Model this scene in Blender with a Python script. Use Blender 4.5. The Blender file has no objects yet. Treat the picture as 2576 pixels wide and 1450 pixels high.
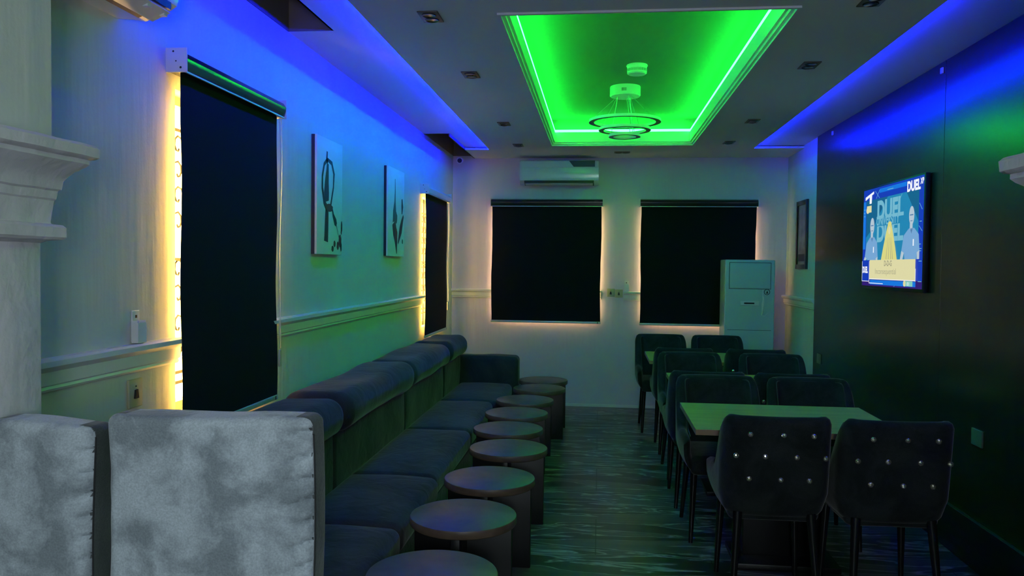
import bpy, bmesh, math, random
from mathutils import Vector, Matrix, noise
random.seed(7)
sc = bpy.context.scene
C = sc.collection
PI = math.pi

# ------------------------------------------------------------------ camera
cam_d = bpy.data.cameras.new('camera'); cam = bpy.data.objects.new('camera', cam_d); C.objects.link(cam)
cam_d.sensor_width = 36.0; cam_d.sensor_fit = 'HORIZONTAL'; cam_d.lens = 2000.0/2576.0*36.0
cam_d.clip_start = 0.05; cam_d.clip_end = 60
_R = Vector((0.99394387, 0.10934933, 0.01087709)); _U = Vector((-0.01392696, 0.02716605, 0.99953391)); _F = Vector((-0.10900288, 0.99363209, -0.02852444))
cam.matrix_world = Matrix(((_R.x, _U.x, -_F.x, 0.0), (_R.y, _U.y, -_F.y, 0.0), (_R.z, _U.z, -_F.z, 1.5305), (0, 0, 0, 1)))
sc.camera = cam
# ------------------------------------------------------------------ world, exposure, light levels
w = bpy.data.worlds.new('world'); sc.world = w; w.use_nodes = True
w.node_tree.nodes['Background'].inputs[0].default_value = (0.02, 0.03, 0.05, 1)
w.node_tree.nodes['Background'].inputs[1].default_value = 0.3
sc.view_settings.view_transform = 'Standard'; sc.view_settings.look = 'None'
sc.view_settings.exposure = 0.0; sc.view_settings.gamma = 1.0; sc.view_settings.use_curve_mapping = False
GREEN_E, BLUE_E, BLUE_R, WARM_E, WARM_B, LAMP_E = 60.0, 250.0, 150.0, 36.0, 16.0, 42.0
GREEN_C, BLUE_C, WARM_C, LAMP_C = (0.010, 1.0, 0.045), (0.001, 0.004, 1.0), (1.0, 0.58, 0.13), (0.80, 0.93, 1.0)

# ------------------------------------------------------------------ room numbers
XL, XR, YB, ZC = -1.620, 1.962, 8.676, 2.700
ZS = 2.728          # side strips of the ceiling
ZT = 2.95           # ceiling inside the tray
CL, CR, CE = -1.129, 1.484, 8.02   # edges of the middle panel, far end of the side coves
YP0, YP1 = 1.60, 1.77              # partition with the opening the room is seen through
FAR_BACK = -3.2

# ------------------------------------------------------------------ materials
def nodemat(name):
    m = bpy.data.materials.new(name); m.use_nodes = True
    nt = m.node_tree; b = nt.nodes['Principled BSDF']
    return m, nt, b
def simple(name, col, rough=0.5, metal=0.0, spec=0.5, bump=0.0, bscale=60, var=0.0, vscale=4, sheen=0.0, coat=0.0):
    m, nt, b = nodemat(name)
    b.inputs['Base Color'].default_value = (*col, 1); b.inputs['Roughness'].default_value = rough
    b.inputs['Metallic'].default_value = metal; b.inputs['Specular IOR Level'].default_value = spec
    if sheen: b.inputs['Sheen Weight'].default_value = sheen; b.inputs['Sheen Roughness'].default_value = 0.4
    if coat: b.inputs['Coat Weight'].default_value = coat; b.inputs['Coat Roughness'].default_value = 0.08
    tc = nt.nodes.new('ShaderNodeTexCoord')
    if var:
        n = nt.nodes.new('ShaderNodeTexNoise'); n.inputs['Scale'].default_value = vscale; n.inputs['Detail'].default_value = 5
        nt.links.new(tc.outputs['Object'], n.inputs['Vector'])
        r = nt.nodes.new('ShaderNodeValToRGB'); r.color_ramp.elements[0].position = 0.35; r.color_ramp.elements[1].position = 0.68
        r.color_ramp.elements[0].color = (*[c*(1-var) for c in col], 1); r.color_ramp.elements[1].color = (*[min(1, c*(1+var)) for c in col], 1)
        nt.links.new(n.outputs['Fac'], r.inputs['Fac']); nt.links.new(r.outputs['Color'], b.inputs['Base Color'])
    if bump:
        n2 = nt.nodes.new('ShaderNodeTexNoise'); n2.inputs['Scale'].default_value = bscale; n2.inputs['Detail'].default_value = 4
        nt.links.new(tc.outputs['Object'], n2.inputs['Vector'])
        bp = nt.nodes.new('ShaderNodeBump'); bp.inputs['Strength'].default_value = bump; bp.inputs['Distance'].default_value = 0.01
        nt.links.new(n2.outputs['Fac'], bp.inputs['Height']); nt.links.new(bp.outputs['Normal'], b.inputs['Normal'])
    return m
def emis(name, col, s):
    m, nt, b = nodemat(name)
    b.inputs['Base Color'].default_value = (0.0, 0.0, 0.0, 1); b.inputs['Specular IOR Level'].default_value = 0.1
    b.inputs['Emission Color'].default_value = (*col, 1); b.inputs['Emission Strength'].default_value = s
    return m
def wallpaint(name, col):
    m, nt, b = nodemat(name)
    tc = nt.nodes.new('ShaderNodeTexCoord')
    n = nt.nodes.new('ShaderNodeTexNoise'); n.inputs['Scale'].default_value = 2.2; n.inputs['Detail'].default_value = 6
    r = nt.nodes.new('ShaderNodeValToRGB'); r.color_ramp.elements[0].position = 0.3; r.color_ramp.elements[1].position = 0.7
    r.color_ramp.elements[0].color = (*[c*0.93 for c in col], 1); r.color_ramp.elements[1].color = (*col, 1)
    nt.links.new(tc.outputs['Object'], n.inputs['Vector']); nt.links.new(n.outputs['Fac'], r.inputs['Fac']); nt.links.new(r.outputs['Color'], b.inputs['Base Color'])
    # plaster: trowel waves that run up the wall plus fine grain
    mp = nt.nodes.new('ShaderNodeMapping'); mp.inputs['Scale'].default_value = (9, 9, 1.1)
    n2 = nt.nodes.new('ShaderNodeTexNoise'); n2.inputs['Scale'].default_value = 1.3; n2.inputs['Detail'].default_value = 3
    n3 = nt.nodes.new('ShaderNodeTexNoise'); n3.inputs['Scale'].default_value = 90; n3.inputs['Detail'].default_value = 3
    nt.links.new(tc.outputs['Object'], mp.inputs['Vector']); nt.links.new(mp.outputs['Vector'], n2.inputs['Vector']); nt.links.new(tc.outputs['Object'], n3.inputs['Vector'])
    b1 = nt.nodes.new('ShaderNodeBump'); b1.inputs['Strength'].default_value = 0.35; b1.inputs['Distance'].default_value = 0.02
    b2 = nt.nodes.new('ShaderNodeBump'); b2.inputs['Strength'].default_value = 0.12; b2.inputs['Distance'].default_value = 0.004
    nt.links.new(n2.outputs['Fac'], b1.inputs['Height']); nt.links.new(n3.outputs['Fac'], b2.inputs['Height'])
    nt.links.new(b1.outputs['Normal'], b2.inputs['Normal']); nt.links.new(b2.outputs['Normal'], b.inputs['Normal'])
    b.inputs['Roughness'].default_value = 0.62; b.inputs['Specular IOR Level'].default_value = 0.3
    return m
def marble(name):
    m, nt, b = nodemat(name)
    tc = nt.nodes.new('ShaderNodeTexCoord')
    mp = nt.nodes.new('ShaderNodeMapping'); mp.inputs['Scale'].default_value = (0.55, 3.4, 1)
    nt.links.new(tc.outputs['Object'], mp.inputs['Vector'])
    n = nt.nodes.new('ShaderNodeTexNoise'); n.inputs['Scale'].default_value = 2.6; n.inputs['Detail'].default_value = 9; n.inputs['Distortion'].default_value = 0.7
    nt.links.new(mp.outputs['Vector'], n.inputs['Vector'])
    r = nt.nodes.new('ShaderNodeValToRGB'); cr = r.color_ramp
    cr.elements[0].position = 0.30; cr.elements[0].color = (0.022, 0.021, 0.022, 1)
    cr.elements[1].position = 0.72; cr.elements[1].color = (0.11, 0.105, 0.10, 1)
    e = cr.elements.new(0.485); e.color = (0.035, 0.034, 0.035, 1)
    e = cr.elements.new(0.51); e.color = (0.42, 0.41, 0.40, 1)
    e = cr.elements.new(0.535); e.color = (0.06, 0.06, 0.06, 1)
    nt.links.new(n.outputs['Fac'], r.inputs['Fac'])
    # tile joints, 0.6 by 1.2 m
    bk = nt.nodes.new('ShaderNodeTexBrick'); bk.inputs['Scale'].default_value = 1.0
    bk.inputs['Brick Width'].default_value = 1.2; bk.inputs['Row Height'].default_value = 0.6; bk.inputs['Mortar Size'].default_value = 0.004
    bk.inputs['Color1'].default_value = (1, 1, 1, 1); bk.inputs['Color2'].default_value = (1, 1, 1, 1); bk.inputs['Mortar'].default_value = (0.3, 0.3, 0.3, 1)
    nt.links.new(tc.outputs['Object'], bk.inputs['Vector'])
    mx = nt.nodes.new('ShaderNodeMixRGB'); mx.blend_type = 'MULTIPLY'; mx.inputs[0].default_value = 1
    nt.links.new(r.outputs['Color'], mx.inputs[1]); nt.links.new(bk.outputs['Color'], mx.inputs[2]); nt.links.new(mx.outputs['Color'], b.inputs['Base Color'])
    b.inputs['Roughness'].default_value = 0.33; b.inputs['Specular IOR Level'].default_value = 0.45
    return m
def velvet(name, dark, light, scale=3.2, sheen=0.5, rough=0.9, wr=0.25):
    m, nt, b = nodemat(name)
    tc = nt.nodes.new('ShaderNodeTexCoord')
    n = nt.nodes.new('ShaderNodeTexNoise'); n.inputs['Scale'].default_value = scale; n.inputs['Detail'].default_value = 7; n.inputs['Roughness'].default_value = 0.6; n.inputs['Distortion'].default_value = 0.9
    r = nt.nodes.new('ShaderNodeValToRGB'); r.color_ramp.elements[0].position = 0.38; r.color_ramp.elements[1].position = 0.62
    r.color_ramp.elements[0].color = (*dark, 1); r.color_ramp.elements[1].color = (*light, 1)
    g = nt.nodes.new('ShaderNodeTexNoise'); g.inputs['Scale'].default_value = 260; g.inputs['Detail'].default_value = 2
    mx = nt.nodes.new('ShaderNodeMixRGB'); mx.blend_type = 'OVERLAY'; mx.inputs[0].default_value = 0.35
    nt.links.new(tc.outputs['Object'], n.inputs['Vector']); nt.links.new(tc.outputs['Object'], g.inputs['Vector'])
    nt.links.new(n.outputs['Fac'], r.inputs['Fac']); nt.links.new(r.outputs['Color'], mx.inputs[1]); nt.links.new(g.outputs['Fac'], mx.inputs[2])
    nt.links.new(mx.outputs['Color'], b.inputs['Base Color'])
    b.inputs['Roughness'].default_value = rough; b.inputs['Specular IOR Level'].default_value = 0.15
    b.inputs['Sheen Weight'].default_value = sheen; b.inputs['Sheen Roughness'].default_value = 0.35
    w2 = nt.nodes.new('ShaderNodeTexNoise'); w2.inputs['Scale'].default_value = 9; w2.inputs['Detail'].default_value = 4; w2.inputs['Distortion'].default_value = 1.2
    nt.links.new(tc.outputs['Object'], w2.inputs['Vector'])
    b1 = nt.nodes.new('ShaderNodeBump'); b1.inputs['Strength'].default_value = wr; b1.inputs['Distance'].default_value = 0.02
    b2 = nt.nodes.new('ShaderNodeBump'); b2.inputs['Strength'].default_value = 0.15; b2.inputs['Distance'].default_value = 0.002
    nt.links.new(w2.outputs['Fac'], b1.inputs['Height']); nt.links.new(g.outputs['Fac'], b2.inputs['Height'])
    nt.links.new(b1.outputs['Normal'], b2.inputs['Normal']); nt.links.new(b2.outputs['Normal'], b.inputs['Normal'])
    return m
def woodm(name, c1, c2, rough=0.35, scale=(1.5, 14, 14), spec=0.5):
    m, nt, b = nodemat(name)
    tc = nt.nodes.new('ShaderNodeTexCoord'); mp = nt.nodes.new('ShaderNodeMapping'); mp.inputs['Scale'].default_value = scale
    n = nt.nodes.new('ShaderNodeTexNoise'); n.inputs['Scale'].default_value = 2; n.inputs['Detail'].default_value = 8; n.inputs['Distortion'].default_value = 0.5
    r = nt.nodes.new('ShaderNodeValToRGB'); r.color_ramp.elements[0].position = 0.35; r.color_ramp.elements[1].position = 0.65
    r.color_ramp.elements[0].color = (*c1, 1); r.color_ramp.elements[1].color = (*c2, 1)
    nt.links.new(tc.outputs['Object'], mp.inputs['Vector']); nt.links.new(mp.outputs['Vector'], n.inputs['Vector'])
    nt.links.new(n.outputs['Fac'], r.inputs['Fac']); nt.links.new(r.outputs['Color'], b.inputs['Base Color'])
    b.inputs['Roughness'].default_value = rough; b.inputs['Specular IOR Level'].default_value = spec
    return m
M = {}
M['wall'] = wallpaint('cream wall paint', (0.60, 0.63, 0.56))
M['wallb'] = wallpaint('cove light tinted wall paint', (0.66, 0.60, 0.72))  # lilac tint stands in for blue cove light on the rear wall
M['stone'] = simple('painted plaster stone', (0.60, 0.58, 0.62), 0.6, bump=0.6, bscale=22, var=0.06, vscale=6)
M['ceil'] = simple('matt ceiling paint', (0.78, 0.77, 0.77), 0.8, spec=0.2, bump=0.05, bscale=40)
M['tray'] = simple('grey tray paint', (0.20, 0.22, 0.22), 0.8, spec=0.2)
M['pocket'] = simple('brown pocket paint', (0.20, 0.15, 0.11), 0.8)
M['trimw'] = simple('glossy white moulding', (0.72, 0.72, 0.74), 0.35, bump=0.15, bscale=30)
M['floor'] = marble('dark veined marble tile')
M['clad'] = woodm('dark brown cladding board', (0.020, 0.015, 0.012), (0.034, 0.026, 0.020), 0.42, (14, 14, 0.8), 0.55)
M['clad'].node_tree.nodes['Principled BSDF'].inputs['Roughness'].default_value = 0.27
M['skirt'] = simple('dark skirting board', (0.022, 0.020, 0.024), 0.45)
M['fabric_blk'] = simple('black blackout fabric', (0.006, 0.007, 0.007), 0.85, spec=0.15, bump=0.1, bscale=200)
M['fabric_back'] = simple('added bounce backing', (0.75, 0.70, 0.60), 0.8)
M['case_blk'] = simple('gloss black aluminium', (0.010, 0.012, 0.018), 0.22, spec=0.6, coat=0.4)
M['alu'] = simple('pale aluminium', (0.55, 0.60, 0.62), 0.35, metal=0.3)
M['whitep'] = simple('white plastic', (0.72, 0.72, 0.75), 0.35)
M['whiteg'] = simple('cove light tinted gloss plastic', (0.72, 0.72, 0.88), 0.16, spec=0.6)  # white plastic; blue cove light is put into its base colour
M['cream_pl'] = simple('cream switch plastic', (0.46, 0.43, 0.26), 0.4)
M['dim_pl'] = simple('dull dark socket plastic', (0.17, 0.18, 0.11), 0.45)
M['cream_line'] = simple('dark cream switch edge', (0.25, 0.22, 0.15), 0.5)
M['blackp'] = simple('black plastic', (0.010, 0.010, 0.012), 0.4)
M['clearp'] = simple('clear plastic weight', (0.55, 0.55, 0.5), 0.15)
M['chair'] = velvet('black velvet', (0.012, 0.016, 0.017), (0.026, 0.032, 0.032), 5, 0.2, wr=0.15)
M['piping'] = simple('chair piping', (0.016, 0.019, 0.021), 0.7, sheen=0.3)
M['chairleg'] = simple('gloss black lacquered wood', (0.010, 0.010, 0.011), 0.18, spec=0.6)
M['crystal'] = simple('faceted crystal', (0.80, 0.76, 0.66), 0.10, metal=0.85)
M['sofa'] = velvet('dark grey sofa velvet', (0.028, 0.029, 0.031), (0.052, 0.054, 0.056), 2.6, 0.22)
M['booth'] = velvet('blue grey suede', (0.20, 0.235, 0.265), (0.38, 0.435, 0.485), 7.0, 0.25, wr=0.5)
for n_ in M['booth'].node_tree.nodes:
    if n_.type == 'TEX_NOISE' and n_.inputs['Distortion'].default_value > 0.8: n_.inputs['Distortion'].default_value = 0.35
    if n_.type == 'VALTORGB': n_.color_ramp.elements[0].position = 0.40; n_.color_ramp.elements[1].position = 0.56
M['boothside'] = velvet('dark grey suede side', (0.06, 0.07, 0.075), (0.09, 0.10, 0.105), 4, 0.2)
M['seam'] = simple('dark seam thread', (0.02, 0.022, 0.025), 0.8)
M['stooltop'] = woodm('brown laminate', (0.11, 0.072, 0.050), (0.18, 0.122, 0.085), 0.42, (3, 3, 3), 0.5)
M['stoolbase'] = simple('black laminate', (0.006, 0.006, 0.007), 0.4)
M['tabletop'] = woodm('pale oak laminate', (0.56, 0.36, 0.07), (0.68, 0.46, 0.11), 0.38, (1.2, 16, 16), 0.4)
M['tableedge'] = simple('brown table edging', (0.30, 0.20, 0.10), 0.5)
M['canvas'] = simple('white canvas', (0.80, 0.82, 0.82), 0.75, bump=0.2, bscale=150, var=0.05)
M['canvas_edge'] = simple('dark canvas edge', (0.02, 0.02, 0.03), 0.6)
M['inkd'] = simple('dark navy paint', (0.012, 0.012, 0.035), 0.5)
M['inkr'] = simple('wine red paint', (0.12, 0.015, 0.02), 0.5)
M['inkg'] = simple('grey green paint', (0.08, 0.11, 0.10), 0.6)
M['frame_blk'] = simple('black picture frame', (0.02, 0.02, 0.022), 0.35)
M['print_gr'] = simple('grey print', (0.16, 0.17, 0.17), 0.3, var=0.6, vscale=9)
M['acblue'] = simple('pale cabinet enamel', (0.52, 0.60, 0.62), 0.3, spec=0.5)
M['acline'] = simple('cabinet gap', (0.04, 0.05, 0.06), 0.6)
M['dlmetal'] = simple('dull bronze fitting', (0.16, 0.13, 0.11), 0.4, metal=0.5)
M['dldark'] = simple('dark lamp glass', (0.02, 0.02, 0.02), 0.2)
M['winframe'] = simple('window frame metal', (0.30, 0.26, 0.20), 0.5)
M['grille'] = simple('black wrought iron', (0.01, 0.01, 0.01), 0.5)
M['silver'] = simple('silver wire', (0.6, 0.6, 0.6), 0.3, metal=0.8)
M['wrap'] = simple('clear peeling film', (0.85, 0.82, 0.78), 0.15)
M['led_g'] = emis('green LED strip', GREEN_C, GREEN_E)
M['led_b'] = emis('blue LED strip', BLUE_C, BLUE_E)
M['led_br'] = emis('blue LED strip right', BLUE_C, BLUE_R)
M['pane_s'] = emis('warm lit window glass', WARM_C, WARM_E)
M['pane_b'] = emis('warm lit rear window glass', (1.0, 0.70, 0.36), WARM_B)
M['lamp'] = emis('added cool white lamp', LAMP_C, LAMP_E)

# ------------------------------------------------------------------ helpers
def finish(name, bm, mats, parent=None, smooth=40, loc=(0, 0, 0), rot=(0, 0, 0), doubles=True):
    if doubles: bmesh.ops.remove_doubles(bm, verts=bm.verts, dist=1e-5)
    bmesh.ops.recalc_face_normals(bm, faces=bm.faces)
    me = bpy.data.meshes.new(name); bm.to_mesh(me); bm.free()
    for m in (mats if isinstance(mats, (list, tuple)) else [mats]): me.materials.append(m)
    if smooth:
        me.polygons.foreach_set('use_smooth', [True]*len(me.polygons)); me.set_sharp_from_angle(angle=math.radians(smooth))
    o = bpy.data.objects.new(name, me); C.objects.link(o)
    o.location = loc; o.rotation_euler = rot
    if parent: o.parent = parent
    return o
def tag(o, label, cat, group=None):
    o['label'] = label; o['category'] = cat
    if group: o['group'] = group
    return o
def thing(name, label, cat, loc=(0, 0, 0), rz=0.0, group=None):
    o = bpy.data.objects.new(name, None); C.objects.link(o); o.empty_display_size = 0.1
    o.location = loc; o.rotation_euler = (0, 0, rz)
    return tag(o, label, cat, group)
def structure(name, bm, mats, smooth=0, **k):
    o = finish(name, bm, mats, smooth=smooth, **k); o['kind'] = 'structure'; return o
def lab(o, s): o['label'] = s; return o
def box(bm, x0, x1, y0, y1, z0, z1, mi=0, bev=0.0):
    vs = [bm.verts.new((x, y, z)) for x in (x0, x1) for y in (y0, y1) for z in (z0, z1)]
    fs = [bm.faces.new([vs[i] for i in q]) for q in ((0, 1, 3, 2), (4, 6, 7, 5), (0, 4, 5, 1), (2, 3, 7, 6), (0, 2, 6, 4), (1, 5, 7, 3))]
    for f in fs: f.material_index = mi
    if bev:
        es = list({e for f in fs for e in f.edges})
        r = bmesh.ops.bevel(bm, geom=es, offset=bev, segments=2, profile=0.5, affect='EDGES')
        for f in r['faces']: f.material_index = mi
    return bm
def quad(bm, pts, mi=0):
    f = bm.faces.new([bm.verts.new(p) for p in pts]); f.material_index = mi; return f
def rbox(bm, cx, cy, cz, sx, sy, sz, r, n=(6, 6, 6), k=4, fn=None, mi=0):
    """soft box with rounded edges of radius r, interior grid n, optional displacement"""
    h = (sx/2, sy/2, sz/2); r = min(r, *[a*0.98 for a in h])
    def lst(hh, nn):
        a = [-(hh-r) - r*math.tan(math.radians(45)*i/k) for i in range(k, 0, -1)]
        b = [-(hh-r) + 2*(hh-r)*i/nn for i in range(nn+1)]
        return a + b + [-q for q in reversed(a)]
    L = [lst(h[i], n[i]) for i in range(3)]
    vmap = {}
    def V(p):
        core = [max(-(h[i]-r), min(h[i]-r, p[i])) for i in range(3)]
        d = Vector([p[i]-core[i] for i in range(3)])
        q = Vector(core) + (d.normalized()*r if d.length > 1e-9 else d)
        if fn: q = fn(q)
        key = (round(p[0], 6), round(p[1], 6), round(p[2], 6))
        if key not in vmap: vmap[key] = bm.verts.new((q[0]+cx, q[1]+cy, q[2]+cz))
        return vmap[key]
    for ax in range(3):
        u, v = [i for i in range(3) if i != ax]
        for sgn in (-1, 1):
            for i in range(len(L[u])-1):
                for j in range(len(L[v])-1):
                    q = []
                    for a, b_ in ((i, j), (i+1, j), (i+1, j+1), (i, j+1)):
                        p = [0, 0, 0]; p[ax] = sgn*h[ax]; p[u] = L[u][a]; p[v] = L[v][b_]; q.append(V(p))
                    try: bm.faces.new(q).material_index = mi
                    except ValueError: pass
    return bm
def tube(bm, pts, r, n=8, closed=False, cap=True, mi=0, radii=None):
    P = [Vector(p) for p in pts]; rings = []; N = len(P); up = None
    for i, p in enumerate(P):
        a = P[(i-1) % N] if (closed or i > 0) else p; b_ = P[(i+1) % N] if (closed or i < N-1) else p
        t = (b_-a).normalized()
        if up is None:
            up = Vector((0, 0, 1)) if abs(t.z) < 0.9 else Vector((1, 0, 0))
        s = t.cross(up)
        if s.length < 1e-4: s = t.orthogonal()
        s.normalize(); u = s.cross(t).normalized(); up = u
        rr = radii[i] if radii else r
        rings.append([bm.verts.new(p + (s*math.cos(2*PI*k/n)+u*math.sin(2*PI*k/n))*rr) for k in range(n)])
    m_ = N if closed else N-1
    for i in range(m_):
        A, B = rings[i], rings[(i+1) % N]
        for k in range(n): bm.faces.new((A[k], A[(k+1) % n], B[(k+1) % n], B[k])).material_index = mi
    if cap and not closed:
        bm.faces.new(list(reversed(rings[0]))).material_index = mi; bm.faces.new(rings[-1]).material_index = mi
    return bm
def lathe(bm, prof, n=48, cx=0, cy=0, mi=0):
    rings = []
    for r, z in prof:
        rings.append([bm.verts.new((cx+r*math.cos(2*PI*k/n), cy+r*math.sin(2*PI*k/n), z)) for k in range(n)] if r > 1e-6 else [bm.verts.new((cx, cy, z))])
    for A, B in zip(rings, rings[1:]):
        for k in range(n):
            a = [A[k % len(A)], A[(k+1) % n % len(A)], B[(k+1) % n % len(B)], B[k % len(B)]]
            a = list(dict.fromkeys(a))
            if len(a) >= 3:
                try: bm.faces.new(a).material_index = mi
                except ValueError: pass
    return bm
def poly(bm, pts, y0, y1, mi=0):
    """outline in x,z extruded from y0 to y1"""
    a = [bm.verts.new((p[0], y0, p[1])) for p in pts]; b_ = [bm.verts.new((p[0], y1, p[1])) for p in pts]
    fs = [bm.faces.new(a), bm.faces.new(list(reversed(b_)))]
    for i in range(len(a)): fs.append(bm.faces.new((a[i], b_[i], b_[(i+1) % len(a)], a[(i+1) % len(a)])))
    for f in fs: f.material_index = mi
    return bm
def ell(cx, cz, rx, rz, n=20): return [(cx+rx*math.cos(2*PI*k/n), cz+rz*math.sin(2*PI*k/n)) for k in range(n)]
def copytree(root, loc, rz=None, label=None, group=None):
    r = root.copy(); C.objects.link(r); r.location = loc
    if rz is not None: r.rotation_euler = (0, 0, rz)
    if label: r['label'] = label
    if group: r['group'] = group
    for ch in list(root.children):
        c = ch.copy(); C.objects.link(c); c.parent = r
        for g in list(ch.children):
            d = g.copy(); C.objects.link(d); d.parent = c
    return r
def nz(v, s, seed=0.0): return noise.noise(Vector((v[0]*s+seed, v[1]*s+seed*1.7, v[2]*s-seed)))

# ------------------------------------------------------------------ walls with holes
def panel(bm, P, us, vs, holes, depth, mi=0):
    """P(u,v,d)->xyz; front at d=0, back at d=depth; holes = (u0,u1,v0,v1)"""
    ug = sorted(set([us[0], us[1]] + [h for q in holes for h in q[:2]])); vg = sorted(set([vs[0], vs[1]] + [h for q in holes for h in q[2:]]))
    for i in range(len(ug)-1):
        for j in range(len(vg)-1):
            uc, vc = (ug[i]+ug[i+1])/2, (vg[j]+vg[j+1])/2
            if any(h[0] < uc < h[1] and h[2] < vc < h[3] for h in holes): continue
            for d in (0, depth):
                quad(bm, [P(ug[i], vg[j], d), P(ug[i+1], vg[j], d), P(ug[i+1], vg[j+1], d), P(ug[i], vg[j+1], d)], mi)
    for u0, u1, v0, v1 in list(holes) + [(us[0], us[1], vs[0], vs[1])]:
        for a, b_ in (((u0, v0), (u1, v0)), ((u1, v0), (u1, v1)), ((u1, v1), (u0, v1)), ((u0, v1), (u0, v0))):
            quad(bm, [P(*a, 0), P(*b_, 0), P(*b_, depth), P(*a, depth)], mi)
    return bm
W1 = (2.895, 3.71, 0.93, 2.19); W2 = (7.15, 8.10, 0.95, 2.15)          # left wall windows (y0,y1,z0,z1)
B1 = (-1.13, -0.03, 0.96, 2.17); B2 = (0.49, 1.58, 0.96, 2.17)        # rear wall windows (x0,x1,z0,z1)
bm = panel(bmesh.new(), lambda u, v, d: (XL-d, u, v), (YP0, YB+0.15), (0, 3.15), [W1, W2], 0.14)
structure('wall_left', bm, M['wall'])
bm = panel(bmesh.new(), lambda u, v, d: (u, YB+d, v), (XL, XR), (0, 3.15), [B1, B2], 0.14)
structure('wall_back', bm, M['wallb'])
bm = box(bmesh.new(), XR, XR+0.14, YP0, YB+0.15, 0, 3.15); structure('wall_right', bm, M['wall'])
# dark cladding on the right wall, up to 7.47, joints between boards
bm = bmesh.new()
for a, b_ in ((YP1, 2.13), (2.135, 4.788), (4.793, 7.47)): box(bm, XR-0.02, XR, a, b_, 0.0, ZS-0.004, bev=0.0015)
structure('wall_right_cladding', bm, M['clad'])
# partition with the wide opening (its header stays above the picture)
bm = bmesh.new()
box(bm, XL-0.9, -1.526, YP0, 1.69, 0, 1.804); box(bm, XL-0.9, -1.30, YP0, YP1, 1.804, 3.15); box(bm, 1.173, XR+0.9, YP0, 1.69, 0, 1.769); box(bm, 0.95, XR+0.9, YP0, YP1, 1.770, 3.15); box(bm, -1.30, 0.95, YP0, YP1, 2.42, 3.15)
structure('wall_front', bm, M['wall'])
# ante room the camera stands in
bm = bmesh.new()
box(bm, XL-1.0, XL-0.9, FAR_BACK, YP0, 0, 3.0); structure('wall_anteroom_left', bm, M['wall'])
bm = box(bmesh.new(), XR+0.9, XR+1.0, FAR_BACK, YP0, 0, 3.0); structure('wall_anteroom_right', bm, M['wall'])
bm = box(bmesh.new(), XL-1.0, XR+1.0, FAR_BACK-0.1, FAR_BACK, 0, 3.0); structure('wall_anteroom_back', bm, M['wall'])
bm = box(bmesh.new(), XL-1.0, XR+1.0, FAR_BACK-0.1, YP0, 2.9, 3.0); structure('ceiling_anteroom', bm, M['ceil'])
bm = box(bmesh.new(), XL-1.0, XR+1.0, FAR_BACK-0.1, YB+0.15, -0.08, 0.0); structure('floor', bm, M['floor'])

# ------------------------------------------------------------------ ceiling
TX0, TX1, TY0, TY1 = -0.477, 0.868, 3.70, 7.735
bm = bmesh.new()
def soffit(x0, x1, y0, y1, z0, z1, mi=0): box(bm, x0, x1, y0, y1, z0, z1, mi)
o_ = 0.02   # hole of the middle board
soffit(CL+0.022, TX0, YP1, YB, ZC, ZC+0.05); soffit(TX1, CR-0.022, YP1, YB, ZC, ZC+0.05)
soffit(CL, CL+0.022, YP1, YB, ZC, ZC+0.004); soffit(CR-0.022, CR, YP1, YB, ZC, ZC+0.004)
soffit(TX0, TX1, YP1, TY0, ZC, ZC+0.02); soffit(TX0, TX1, TY1, YB, ZC, ZC+0.02)
soffit(-1.385, CL, CE, YB, ZC, ZC+0.02); soffit(CR, XR, CE, YB, ZC, ZC+0.02)
# side strips, a little higher; left one leaves two pockets open above the windows
PX = -1.385
soffit(PX, CL+0.022, YP1, CE+0.02, ZS, ZS+0.02); soffit(XL, PX, 4.00, 7.19, ZS, ZS+0.02)
soffit(CR-0.022, XR, YP1, CE+0.02, ZS, ZS+0.02)
# lid over everything
soffit(XL, XR, YP1, YB, 3.10, 3.14)
structure('ceiling', bm, M['ceil'])
bm = bmesh.new()   # brown inside of the two pockets
for y0, y1 in ((YP1, 4.00), (7.19, YB)):
    box(bm, XL, XL+0.006, y0, y1, ZS, 3.0); box(bm, PX, PX+0.01, y0, y1, ZS if y0 < 5 else ZC, 3.0)
    box(bm, XL, PX, y1-0.006, y1, ZS, 3.0); box(bm, XL, PX, y0, y0+0.006, ZS+0.003, 3.0); box(bm, XL, PX, y0, y1, 3.0, 3.02)
structure('ceiling_pocket_lining', bm, M['pocket'])
# tray: upper ceiling, cove walls, lip
bm = bmesh.new(); c = 0.05
box(bm, TX0-c, TX1+c, TY0-c, TY1+c, ZT, ZT+0.02)
for x0, x1, y0, y1 in ((TX0-c-0.02, TX0-c, TY0-c, TY1+c), (TX1+c, TX1+c+0.02, TY0-c, TY1+c), (TX0-c, TX1+c, TY0-c-0.02, TY0-c), (TX0-c, TX1+c, TY1+c, TY1+c+0.02)):
    box(bm, x0, x1, y0, y1, ZC+0.02, ZT+0.02)
structure('ceiling_tray', bm, M['tray'])
bm = bmesh.new()
def ringbox(bm, o0, o1, z0, z1, mi=0):
    """rectangular ring between inward offsets o0<o1 of the tray opening"""
    A = lambda o: (TX0+o, TX1-o, TY0+o, TY1-o)
    a, b_ = A(o0), A(o1)
    for z in (z0, z1):
        q = [(a[0], a[2]), (a[1], a[2]), (a[1], a[3]), (a[0], a[3])]; p = [(b_[0], b_[2]), (b_[1], b_[2]), (b_[1], b_[3]), (b_[0], b_[3])]
        for i in range(4):
            j = (i+1) % 4; quad(bm, [(*q[i], z), (*q[j], z), (*p[j], z), (*p[i], z)], mi)
    for s in (a, b_):
        q = [(s[0], s[2]), (s[1], s[2]), (s[1], s[3]), (s[0], s[3])]
        for i in range(4):
            j = (i+1) % 4; quad(bm, [(*q[i], z0), (*q[j], z0), (*q[j], z1), (*q[i], z1)], mi)
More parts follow.
